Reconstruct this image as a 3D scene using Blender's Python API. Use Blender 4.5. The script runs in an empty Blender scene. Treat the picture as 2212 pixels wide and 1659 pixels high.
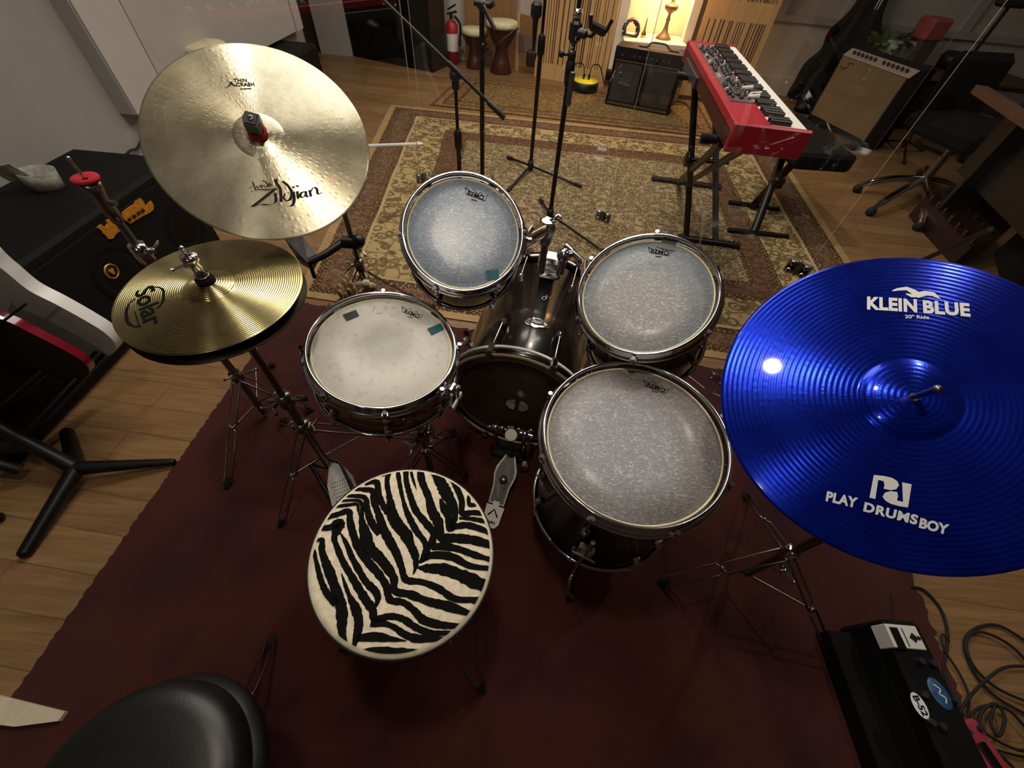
import bpy, math, random
import numpy as np
from mathutils import Vector, Matrix
random.seed(7)
S = bpy.context.scene
COL = S.collection
PI = math.pi
V = Vector

# ------------------------------------------------------------------ camera
IW, IH = 2212.0, 1659.0
F, NAD, CH = 850.0, (1045.0, 1510.0), 1.45
_d = np.array([NAD[0]-IW/2, NAD[1]-IH/2, F]); _d /= np.linalg.norm(_d)
_up = -_d; _z = np.array([0, 0, 1.]); _yw = _z-_up*_z.dot(_up); _yw /= np.linalg.norm(_yw); _xw = np.cross(_yw, _up)
RC = np.stack([_xw, _yw, _up])            # world = RC @ cam (x right, y down, z forward)
cam_d = bpy.data.cameras.new('camera'); cam = bpy.data.objects.new('camera', cam_d); COL.objects.link(cam)
cam_d.sensor_width = 36; cam_d.lens = F/IW*36; cam_d.clip_start = .02; cam_d.clip_end = 60
m = Matrix([[RC[0][0], -RC[0][1], -RC[0][2]], [RC[1][0], -RC[1][1], -RC[1][2]], [RC[2][0], -RC[2][1], -RC[2][2]]]).to_4x4()
m.translation = (0, 0, CH); cam.matrix_world = m
S.camera = cam
S.view_settings.view_transform = 'Standard'; S.view_settings.look = 'None'
S.view_settings.exposure = 0.2; S.view_settings.gamma = 1.0; S.view_settings.use_curve_mapping = False

# ------------------------------------------------------------------ world and lights
w = bpy.data.worlds.new('world'); S.world = w; w.use_nodes = True
w.node_tree.nodes['Background'].inputs[0].default_value = (.5, .5, .55, 1)
w.node_tree.nodes['Background'].inputs[1].default_value = .03
def lamp(name, loc, power, size, col, kind='AREA', aim=None, spread=None, blend=.6, cone=100):
    l = bpy.data.lights.new(name, kind); o = bpy.data.objects.new(name, l); COL.objects.link(o)
    l.energy = power; l.color = col; o.location = loc
    if kind == 'AREA':
        l.shape = 'DISK'; l.size = size
        if spread: l.spread = math.radians(spread)
    else:
        l.shadow_soft_size = size
        if kind == 'SPOT': l.spot_size = math.radians(cone); l.spot_blend = blend
    if aim is not None:
        o.rotation_euler = (V(aim)-V(loc)).to_track_quat('-Z', 'Y').to_euler()
    return o
WARM = (1, .87, .71); NEUT = (1, .92, .83)
lamp('ceiling_spot_kit', (-.13, .40, 2.62), 46, .07, WARM, 'SPOT', (-.10, .6, 0), cone=125, blend=.9)
lamp('ceiling_spot_left', (-1.15, 1.75, 2.62), 27, .06, NEUT, 'SPOT', (-1.0, 1.4, 0), cone=130, blend=.8)
lamp('ceiling_spot_right', (1.75, 1.6, 2.62), 50, .06, NEUT, 'SPOT', (1.5, 1.3, 0), cone=125, blend=.8)
lamp('ceiling_spot_rug', (.6, 3.4, 2.62), 82, .07, WARM, 'SPOT', (.6, 3.4, 0), cone=135, blend=.8)
lamp('ceiling_spot_back', (-1.2, 5.0, 2.62), 52, .08, WARM, 'SPOT', (-1.3, 5.2, 0), cone=140, blend=.8)
lamp('ceiling_spot_desk', (3.6, 3.6, 2.62), 20, .08, NEUT, 'SPOT', (3.4, 3.8, 0), cone=140, blend=.8)
lamp('soft_fill', (-.4, 2.2, 2.66), 34, 1.6, NEUT, 'AREA', (-.4, 2.2, 0))  # added soft fill that evens out the light, not a fixture of the room
lamp('front_fill', (-.7, -1.2, 2.62), 14, .07, NEUT, 'SPOT', (-.5, -.2, 0), cone=140, blend=.9)  # added fill from behind the camera for the snare shell
lamp('soft_fill_rear', (.6, 4.6, 2.66), 30, 1.6, NEUT, 'AREA', (.6, 4.6, 0))  # second added fill, lifts the rear half of the room

# ------------------------------------------------------------------ picking points of the place
def ray(px, py): return RC @ np.array([px-IW/2, py-IH/2, F])
def at(px, py, z=0.0):
    r = ray(px, py); t = (z-CH)/r[2]; return V((t*r[0], t*r[1], z))
def at_y(px, py, y):
    r = ray(px, py); t = y/r[1]; return V((t*r[0], y, CH+t*r[2]))
def at_x(px, py, x):
    r = ray(px, py); t = x/r[0]; return V((x, t*r[1], CH+t*r[2]))
def above(base, px, py):      # point straight above base whose picture row is py
    lo, hi = 0.0, 3.0
    def row(z):
        c = RC.T @ (np.array([base[0], base[1], z])-np.array([0, 0, CH])); return IH/2+F*c[1]/c[2]
    for _ in range(40):
        mid = (lo+hi)/2
        if row(mid) > py: lo = mid
        else: hi = mid
    return V((base[0], base[1], lo))

# ------------------------------------------------------------------ materials
def C(h):
    h = h.lstrip('#'); c = [int(h[i:i+2], 16)/255 for i in (0, 2, 4)]
    return tuple(x/12.92 if x <= .04045 else ((x+.055)/1.055)**2.4 for x in c)+(1,)
MATS = {}
class NT:
    def __init__(s, name):
        s.m = bpy.data.materials.new(name); s.m.use_nodes = True; s.t = s.m.node_tree
        s.b = s.t.nodes['Principled BSDF']; s.out = s.t.nodes['Material Output']; MATS[name] = s.m
    def n(s, typ, **kw):
        nd = s.t.nodes.new(typ)
        for k, v in kw.items(): setattr(nd, k, v)
        return nd
    def l(s, a, b): s.t.links.new(a, b)
    def set(s, **kw):
        for k, v in kw.items(): s.b.inputs[k.replace('_', ' ')].default_value = v
    def coord(s, out='Object', scale=(1, 1, 1), rot=(0, 0, 0), loc=(0, 0, 0)):
        tc = s.n('ShaderNodeTexCoord'); mp = s.n('ShaderNodeMapping')
        mp.inputs['Scale'].default_value = scale; mp.inputs['Rotation'].default_value = rot; mp.inputs['Location'].default_value = loc
        s.l(tc.outputs[out], mp.inputs[0]); return mp.outputs[0]
    def noise(s, vec, scale, detail=4, rough=.55, dist=0):
        x = s.n('ShaderNodeTexNoise'); x.inputs['Scale'].default_value = scale; x.inputs['Detail'].default_value = detail
        x.inputs['Roughness'].default_value = rough; x.inputs['Distortion'].default_value = dist; s.l(vec, x.inputs[0]); return x.outputs[0]
    def vor(s, vec, scale, feature='F1', out=0, rnd=1):
        x = s.n('ShaderNodeTexVoronoi', feature=feature); x.inputs['Scale'].default_value = scale; x.inputs['Randomness'].default_value = rnd
        s.l(vec, x.inputs[0]); return x.outputs[out]
    def ramp(s, fac, stops, interp='LINEAR'):
        r = s.n('ShaderNodeValToRGB'); r.color_ramp.interpolation = interp; e = r.color_ramp.elements
        while len(e) < len(stops): e.new(.5)
        for i, (p, c) in enumerate(stops): e[i].position = p; e[i].color = c
        s.l(fac, r.inputs[0]); return r.outputs[0]
    def math(s, op, a, b=None, c=None):
        x = s.n('ShaderNodeMath', operation=op)
        for i, v in enumerate((a, b, c)):
            if v is None: continue
            if isinstance(v, (int, float)): x.inputs[i].default_value = v
            else: s.l(v, x.inputs[i])
        return x.outputs[0]
    def mix(s, fac, a, b, mode='MIX'):
        x = s.n('ShaderNodeMix', data_type='RGBA', blend_type=mode)
        for i, v in ((0, fac), (6, a), (7, b)):
            if isinstance(v, (int, float)): x.inputs[i].default_value = v
            elif isinstance(v, tuple): x.inputs[i].default_value = v
            else: s.l(v, x.inputs[i])
        return x.outputs[2]
    def bump(s, h, st=.3, dist=.01):
        b = s.n('ShaderNodeBump'); b.inputs['Strength'].default_value = st; b.inputs['Distance'].default_value = dist
        s.l(h, b.inputs['Height']); s.l(b.outputs[0], s.b.inputs['Normal']); return b
    def col(s, v):
        if isinstance(v, tuple): s.b.inputs['Base Color'].default_value = v
        else: s.l(v, s.b.inputs['Base Color'])
def mat(name, col, rough=.5, metal=0, bump=0, bscale=60, var=0, vscale=8, coat=0, spec=None):
    x = NT(name); c = C(col) if isinstance(col, str) else col
    x.set(Roughness=rough, Metallic=metal)
    if coat: x.set(Coat_Weight=coat, Coat_Roughness=.05)
    if spec is not None: x.b.inputs['Specular IOR Level'].default_value = spec
    v = x.coord()
    if var:
        n = x.noise(v, vscale); lo = tuple(k*(1-var) for k in c[:3])+(1,); hi = tuple(min(1, k*(1+var)) for k in c[:3])+(1,)
        x.col(x.ramp(n, [(.3, lo), (.7, hi)]))
    else: x.col(c)
    if bump: x.bump(x.noise(v, bscale, 6), bump, .004)
    return x.m
M = {}
M['chrome'] = mat('chrome', '#c9c9cc', .13, 1, var=.12, vscale=20)
M['dull_chrome'] = mat('dull_chrome', '#8c8680', .3, 1, bump=.1, bscale=90)
M['black_metal'] = mat('black_metal', '#0a0a0b', .42, .1, var=.3, spec=.35)
M['black_plastic'] = mat('black_plastic', '#0c0c0d', .42, var=.3)
M['black_rubber'] = mat('black_rubber', '#090909', .8)
M['black_tolex'] = mat('black_tolex', '#040404', .7, bump=.4, bscale=400, spec=.22)
M['black_cloth'] = mat('black_cloth', '#070708', .9, bump=.4, bscale=500, spec=.2)
M['grille'] = mat('grille', '#2e2a27', .85, bump=.8, bscale=600, var=.3)
M['leather'] = mat('leather', '#0e0f0f', .42, bump=.06, bscale=260, var=.1)
M['pedal_steel'] = mat('pedal_steel', '#9a9994', .42, .25, bump=.2, bscale=150, var=.15, vscale=40)
M['inlay_grey'] = mat('inlay_grey', '#4a4a48', .5, .2, var=.2, vscale=60)
M['grey_metal'] = mat('grey_metal', '#55565a', .4, .8)
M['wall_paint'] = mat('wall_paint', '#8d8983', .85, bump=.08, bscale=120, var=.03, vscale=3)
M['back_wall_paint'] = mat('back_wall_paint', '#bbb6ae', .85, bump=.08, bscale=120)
M['white_paint'] = mat('white_paint', '#aaa6a1', .6, var=.03)
M['ceiling_paint'] = mat('ceiling_paint', '#b5b0a8', .9)
M['cream_paint'] = mat('cream_paint', '#ddd3c0', .6, var=.04)
M['white_plastic'] = mat('white_plastic', '#d8d8d4', .35)
M['label_white'] = mat('label_white', '#dedbd2', .5)
M['black_ink'] = mat('black_ink', '#0d0d0a', .85, spec=.1)
M['grey_ink'] = mat('grey_ink', '#262621', .85, spec=.1)
M['faint_ink'] = mat('faint_ink', '#8d8a80', .7)
M['white_ink'] = mat('white_ink', '#d9dbdd', .5)
M['red_felt'] = mat('red_felt', '#a01525', .9, bump=.5, bscale=300)
M['red_gloss'] = mat('red_gloss', '#7c0f22', .2, coat=.6, spec=.5)
M['red_paint'] = mat('red_paint', '#a11a2c', .38, var=.08)
M['dark_red'] = mat('dark_red', '#3a0c12', .35, var=.3)
M['mixer_red'] = mat('mixer_red', '#1d070b', .45, var=.3)
M['yellow'] = mat('yellow', '#e3cf12', .45)
M['old_metal'] = mat('old_metal', '#7d6c52', .45, .5, var=.3, vscale=30)
M['brass'] = mat('brass', '#c69a3a', .22, 1)
M['orange_badge'] = mat('orange_badge', '#b4761c', .5, .3, var=.3, vscale=60)
M['gold_ring'] = mat('gold_ring', '#a8893c', .4, .6)
M['hide'] = mat('hide', '#d8cfa8', .7, var=.12, vscale=20)
M['fur'] = mat('fur', '#bfb58f', .95, bump=.8, bscale=200)
M['stick_wood'] = mat('stick_wood', '#b59b77', .5, var=.15, vscale=30)
M['amp_cloth'] = mat('amp_cloth', '#6d5c3e', .9, bump=.5, bscale=700, var=.1, vscale=5)
M['silver_panel'] = mat('silver_panel', '#b9a79c', .4, .5)
M['dark_brown'] = mat('dark_brown', '#22140f', .5, var=.3)
M['brown_panel'] = mat('brown_panel', '#4a3a31', .6, var=.15)
M['leaf_green'] = mat('leaf_green', '#68804a', .6, var=.3, vscale=30)
M['leaf_dark'] = mat('leaf_dark', '#26301f', .6, var=.3, vscale=30)
M['soft_red'] = mat('soft_red', '#a34a48', .8, var=.2, vscale=30)
M['bed_cloth'] = mat('bed_cloth', '#9a9a8c', .8, bump=1, bscale=40, var=.5, vscale=20)
M['blue_gel'] = mat('blue_gel', '#235260', .5, var=.1, vscale=60, spec=.2)
M['dark_gel'] = mat('dark_gel', '#16221f', .5, var=.1, vscale=60)
M['grey_gel'] = mat('grey_gel', '#4c4f4e', .3)
M['pink_red'] = mat('pink_red', '#8e3340', .4, var=.15)
M['blue_sticker'] = mat('blue_sticker', '#2a5078', .4, var=.35, vscale=50)
M['wool_beater'] = mat('wool_beater', '#cfcabd', .8)
M['cap_black'] = mat('cap_black', '#141213', .45)
M['bead_ivory'] = mat('bead_ivory', '#c2b89a', .55)
M['ghost_head'] = mat('ghost_head', '#3f3128', .3, var=.2, vscale=4)

def wood(name, c1, c2, scale=(1, 1, 1), rough=.5, wscale=3, dist=6, coat=0):
    x = NT(name); v = x.coord(scale=scale); n = x.noise(v, wscale, 8, .6, dist*.2)
    n2 = x.noise(v, wscale*6, 4); f = x.math('MULTIPLY_ADD', n2, .35, x.math('MULTIPLY', n, .75))
    x.col(x.ramp(f, [(.3, C(c1)), (.7, C(c2))])); x.set(Roughness=rough); x.bump(f, .1, .002)
    if coat: x.set(Coat_Weight=coat, Coat_Roughness=.08)
    M[name] = x.m
wood('maple', '#b08a56', '#cfa871', (6, 6, .6), .45)
wood('pale_board', '#b9ad93', '#cdc2a8', (6, 2, 6), .6)
wood('walnut', '#3a2417', '#5a3b26', (1, 8, 8), .5)
wood('djembe_wood', '#2e120d', '#4a2016', (8, 8, 1), .35)
wood('drum_black', '#070708', '#0e0e10', (8, 2, 2), .22, coat=.35)
wood('hoop_wood', '#85745c', '#a28f72', (5, 5, 5), .4)
wood('washboard_wood', '#7c5a36', '#94704a', (6, 6, 1), .5)

def build_floor():
    x = NT('floor_boards'); rot = .075
    v = x.coord(rot=(0, 0, rot)); br = x.n('ShaderNodeTexBrick'); x.l(v, br.inputs[0])
    br.offset = .37; br.inputs['Scale'].default_value = 1
    for k, q in (('Brick Width', 1.15), ('Row Height', .125), ('Mortar Size', .0022), ('Mortar Smooth', .1), ('Bias', 0)): br.inputs[k].default_value = q
    br.inputs['Color1'].default_value = (0, 0, 0, 1); br.inputs['Color2'].default_value = (1, 1, 1, 1); br.inputs['Mortar'].default_value = (.5, .5, .5, 1)
    base = x.ramp(br.outputs[0], [(0, C('#745636')), (.3, C('#866843')), (.6, C('#805f43')), (1, C('#967950'))])
    g = x.coord(scale=(1.2, 16, 1), rot=(0, 0, rot)); gn = x.noise(g, 2.2, 8, .65, 1.2)
    c = x.mix(.55, base, x.ramp(gn, [(.3, C('#5a4024')), (.55, C('#836542')), (.75, C('#9a7e58'))]))
    c = x.mix(x.math('MULTIPLY', br.outputs[1], .45), c, C('#3b2a1b'))
    x.col(c); x.set(Roughness=.42); x.bump(x.math('SUBTRACT', gn, x.math('MULTIPLY', br.outputs[1], 1.5)), .12, .003); M['floor'] = x.m
build_floor()

def build_carpet():
    x = NT('red_carpet_pile'); v = x.coord()
    n = x.noise(v, 2.6, 2); f = x.noise(v, 420, 2)
    c = x.ramp(n, [(.34, C('#35141a')), (.5, C('#451d18')), (.62, C('#4a2216')), (.72, C('#38161c'))]); c = x.mix(x.math('MULTIPLY', f, .55), c, C('#2b0e10'))
    x.col(c); x.set(Roughness=.95); x.b.inputs['Specular IOR Level'].default_value = .15
    x.b.inputs['Sheen Weight'].default_value = .15; x.bump(f, .6, .003); M['carpet'] = x.m
build_carpet()

def rug_mat(name, Wd, Ld, field, bands, fieldm=1.0):
    # bands: (distance from the edge, ground, motif, motif scale)
    x = NT(name); uv = x.n('ShaderNodeUVMap'); uv.uv_map = 'UVMap'; sp = x.n('ShaderNodeSeparateXYZ'); x.l(uv.outputs[0], sp.inputs[0])
    u, v = sp.outputs[0], sp.outputs[1]
    d = x.math('MINIMUM', x.math('MINIMUM', u, x.math('SUBTRACT', Wd, u)), x.math('MINIMUM', v, x.math('SUBTRACT', Ld, v)))
    nz = x.noise(uv.outputs[0], 14, 3)
    def motif(scale, lo, hi, kind):
        if kind == 'chain':
            v1 = x.vor(uv.outputs[0], scale, rnd=.25); return x.ramp(v1, [(lo, (1,)*4), (lo+.08, (0, 0, 0, 1)), (hi, (0, 0, 0, 1)), (hi+.08, (1,)*4)])
        w = x.n('ShaderNodeMixRGB'); w.inputs[0].default_value = .03; x.l(uv.outputs[0], w.inputs[1])
        nn = x.n('ShaderNodeTexNoise'); nn.inputs['Scale'].default_value = scale*1.3; x.l(uv.outputs[0], nn.inputs[0]); x.l(nn.outputs[1], w.inputs[2])
        v1 = x.vor(w.outputs[0], scale); v2 = x.vor(w.outputs[0], scale*.62, 'DISTANCE_TO_EDGE'); v3 = x.vor(w.outputs[0], scale*2.3)
        a = x.ramp(v1, [(lo, (1,)*4), (lo+.06, (0, 0, 0, 1)), (hi, (0, 0, 0, 1)), (hi+.05, (1,)*4), (hi+.20, (1,)*4), (hi+.26, (0, 0, 0, 1))])
        b = x.ramp(v2, [(.03, (1,)*4), (.06, (0, 0, 0, 1))]); c = x.ramp(v3, [(.22, (1,)*4), (.32, (0, 0, 0, 1))])
        return x.math('MAXIMUM', x.math('MAXIMUM', a, x.math('MULTIPLY', b, .8)), x.math('MULTIPLY', c, .8))
    fm = motif(17*fieldm, .12, .3, 'flower')
    cur = x.mix(x.math('MULTIPLY', fm, .8), C(field[0]), C(field[1]))
    red = x.ramp(x.vor(uv.outputs[0], 9*fieldm), [(.12, (1,)*4), (.18, (0, 0, 0, 1))]); cur = x.mix(x.math('MULTIPLY', red, .55), cur, C(field[2]))
    for lim, g, mt, sc, kind in reversed(bands):
        mo = motif(sc, .1 if kind != 'chain' else .18, .26 if kind != 'chain' else .5, kind)
        bc = x.mix(x.math('MULTIPLY', mo, .85), C(g), C(mt))
        inside = x.math('LESS_THAN', d, lim); cur = x.mix(inside, cur, bc)
    cur = x.mix(x.math('MULTIPLY', nz, .25), cur, C('#5a4630'))
    f = x.noise(uv.outputs[0], 500, 2); cur = x.mix(x.math('MULTIPLY', f, .25), cur, C('#2a1d10'))
    x.col(cur); x.set(Roughness=.95); x.b.inputs['Specular IOR Level'].default_value = .1; x.bump(f, .4, .003)
    M[name] = x.m
rug_mat('persian_rug_pile', 3.3, 3.15, ('#a0906e', '#43341f', '#74493a'),
        [(.05, '#b09468', '#a58a5c', 10, 'flower'), (.10, '#3e2d1b', '#9a7e5c', 30, 'chain'), (.20, '#7d624e', '#4a3222', 30, 'flower'),
         (.25, '#3e2d1b', '#9a7e5c', 30, 'chain'), (.27, '#b9a176', '#b9a176', 10, 'chain'), (.53, '#b39d70', '#4f4226', 13, 'flower'), (.58, '#3e2d1b', '#9a7e5c', 30, 'chain'),
         (.68, '#6f5240', '#45301f', 26, 'flower'), (.72, '#3e2d1b', '#9a7e5c', 30, 'chain')], 1.5)
rug_mat('small_rug_pile', 3.0, 1.3, ('#93794f', '#44331e', '#6e4028'),
        [(.03, '#4a3320', '#7a5e3e', 30, 'chain'), (.09, '#9a7c50', '#6a4a30', 24, 'flower'), (.12, '#3e2d1b', '#8a6c4a', 30, 'chain'), (.22, '#8f714c', '#4a3320', 24, 'flower'), (.25, '#3e2a1b', '#7a5e3e', 30, 'chain')], 1.5)

ANR = 0.25
def cymbal_mat(name, c1, c2, rough, ring_d, ring_str, ham_str, aniso, patina=.3, coat=0, freq=None):
    x = NT(name); tc = x.n('ShaderNodeTexCoord'); sp = x.n('ShaderNodeSeparateXYZ'); x.l(tc.outputs['Object'], sp.inputs[0])
    r = x.math('SQRT', x.math('ADD', x.math('MULTIPLY', sp.outputs[0], sp.outputs[0]), x.math('MULTIPLY', sp.outputs[1], sp.outputs[1])))
    n = x.noise(tc.outputs['Object'], 14, 5, .6); n2 = x.noise(tc.outputs['Object'], 60, 3)
    x.col(x.ramp(x.math('MULTIPLY_ADD', n2, patina*.6, x.math('MULTIPLY', n, 1-patina*.3)), [(.3, C(c1)), (.72, C(c2))]))
    ring = x.math('SINE', x.math('MULTIPLY', r, 2*PI/ring_d))
    cb = x.n('ShaderNodeCombineXYZ'); ang = x.math('ARCTAN2', sp.outputs[1], sp.outputs[0]); x.l(x.math('MULTIPLY', r, 75), cb.inputs[0])
    x.l(x.math('MULTIPLY', ang, 14), cb.inputs[1])
    hv = x.n('ShaderNodeTexVoronoi'); hv.inputs['Scale'].default_value = 1; hv.inputs['Randomness'].default_value = .5; x.l(cb.outputs[0], hv.inputs[0])
    ham = x.ramp(hv.outputs[0], [(0, (1,)*4), (.45, (0, 0, 0, 1))])
    h = x.math('MULTIPLY_ADD', ham, ham_str, x.math('MULTIPLY', ring, ring_str))
    x.bump(h, 1.0, .001)
    x.set(Metallic=(.8 if 'blue' in name else 1), Roughness=rough, Anisotropic=aniso, Anisotropic_Rotation=ANR)
    tg = x.n('ShaderNodeTangent', direction_type='RADIAL', axis='Z'); x.l(tg.outputs[0], x.b.inputs['Tangent'])
    if coat: x.set(Coat_Weight=coat, Coat_Roughness=.06)
    M[name] = x.m
cymbal_mat('crash_bronze', '#9b937c', '#c6bea4', .36, .0028, .05, .14, .8, .5)
cymbal_mat('hat_brass', '#a59a6c', '#cfc28c', .27, .0042, .30, .0, .8, .3)
cymbal_mat('blue_lacquer', '#001a9a', '#0a30c8', .27, .0075, .17, .08, .6, .2, coat=.5)
cymbal_mat('blue_bell', '#0016a0', '#0a2ad8', .2, .5, .0, .0, .3, .2, coat=.7)
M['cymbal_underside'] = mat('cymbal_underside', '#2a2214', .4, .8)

def drumhead(name, base, worn, wear_r, centre, scr=.5, rough=.42, patch=0):
    x = NT(name); tc = x.n('ShaderNodeTexCoord'); v = tc.outputs['Object']
    sp = x.n('ShaderNodeSeparateXYZ'); x.l(v, sp.inputs[0])
    dx = x.math('SUBTRACT', sp.outputs[0], centre[0]); dy = x.math('SUBTRACT', sp.outputs[1], centre[1])
    r = x.math('SQRT', x.math('ADD', x.math('MULTIPLY', dx, dx), x.math('MULTIPLY', dy, dy)))
    n = x.noise(v, 12, 5, .6); rr = x.math('MULTIPLY_ADD', n, .07, x.math('SUBTRACT', r, .03))
    wearf = x.ramp(x.math('DIVIDE', rr, wear_r), [(.55, (1,)*4), (1.0, (0, 0, 0, 1))])
    s = x.noise(x.coord(scale=(1, 1.7, 1), rot=(0, 0, .6)), 62, 4, .6, 2.6)
    sc = x.ramp(s, [(.53, (0, 0, 0, 1)), (.59, (1,)*4)])
    c = x.mix(x.math('MULTIPLY', wearf, .6), C(base), C(worn))
    c = x.mix(x.math('MULTIPLY', sc, x.math('MULTIPLY_ADD', wearf, -.0+.22*scr, .24*scr)), c, C('#dfe3e8'))
    dk = x.noise(v, 60, 4); c = x.mix(x.math('MULTIPLY', x.ramp(dk, [(.55, (0, 0, 0, 1)), (.75, (1,)*4)]), .3), c, C('#6a6a66'))
    x.col(c); x.set(Roughness=rough); x.bump(s, .8*scr, .003)
    if scr > .5: x.set(Coat_Weight=.22, Coat_Roughness=.24)
    M[name] = x.m
drumhead('snare_coating', '#c8c5bb', '#98998a', .095, (.0, .015), .08, .6)
drumhead('tom_film', '#7e8b9a', '#aeb8c2', .13, (0, 0), 1.0, .27)
drumhead('mid_tom_film', '#727a80', '#959088', .15, (-.02, -.04), .8, .30)
drumhead('floor_tom_film', '#716b67', '#8e969c', .19, (-.03, -.02), .75, .32)

def marbled():
    x = NT('marbled_wrap'); v = x.coord(scale=(1, 1, 2.2), rot=(.5, .3, 0)); n = x.noise(v, 6, 3, .5, 2.2)
    x.col(x.ramp(n, [(.34, C('#3a1e0c')), (.42, C('#a06a2a')), (.48, C('#dba860')), (.53, C('#6e4116')), (.58, C('#1c0d05')), (.66, C('#9c6a2c'))]))
    x.set(Roughness=.15, Coat_Weight=.6); M['marbled_wrap'] = x.m
marbled()

def glass():
    x = NT('clear_acrylic'); t = x.t; fr = x.n('ShaderNodeFresnel'); fr.inputs[0].default_value = 1.45
    tr = x.n('ShaderNodeBsdfTransparent'); tr.inputs[0].default_value = (.985, .985, .985, 1); gl = x.n('ShaderNodeBsdfGlossy'); gl.inputs['Roughness'].default_value = .005
    mx = x.n('ShaderNodeMixShader'); x.l(x.math('MINIMUM', fr.outputs[0], .07), mx.inputs[0]); x.l(tr.outputs[0], mx.inputs[1]); x.l(gl.outputs[0], mx.inputs[2])
    x.l(mx.outputs[0], x.out.inputs[0]); M['acrylic'] = x.m
glass()
M['acrylic_edge'] = mat('acrylic_edge', '#b0a690', .3)
def clear_head():
    x = NT('clear_bass_head'); tr = x.n('ShaderNodeBsdfTransparent'); tr.inputs[0].default_value = (.5, .45, .42, 1)
    x.set(Roughness=.25); x.col(C('#45372f')); mx = x.n('ShaderNodeMixShader'); mx.inputs[0].default_value = .9
    x.l(tr.outputs[0], mx.inputs[1]); x.l(x.b.outputs[0], mx.inputs[2]); x.l(mx.outputs[0], x.out.inputs[0]); M['clear_head'] = x.m
clear_head()
def emis(name, col, st):
    x = NT(name); x.col(col); x.b.inputs['Emission Color'].default_value = col; x.b.inputs['Emission Strength'].default_value = st; M[name] = x.m
emis('lamp_shade', (1, .72, .35, 1), 3.0)
def zebra_cream():
    x = NT('zebra_cream'); v = x.coord(); n = x.noise(v, 90, 3); x.col(x.ramp(n, [(.3, C('#c6b99e')), (.7, C('#dcd4be'))])); x.set(Roughness=.85); x.b.inputs['Specular IOR Level'].default_value = .15; x.bump(n, .3, .002); M['zebra_cream'] = x.m
zebra_cream()
M['zebra_black'] = mat('zebra_black', '#0c0c0a', .9, spec=.1)

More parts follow.
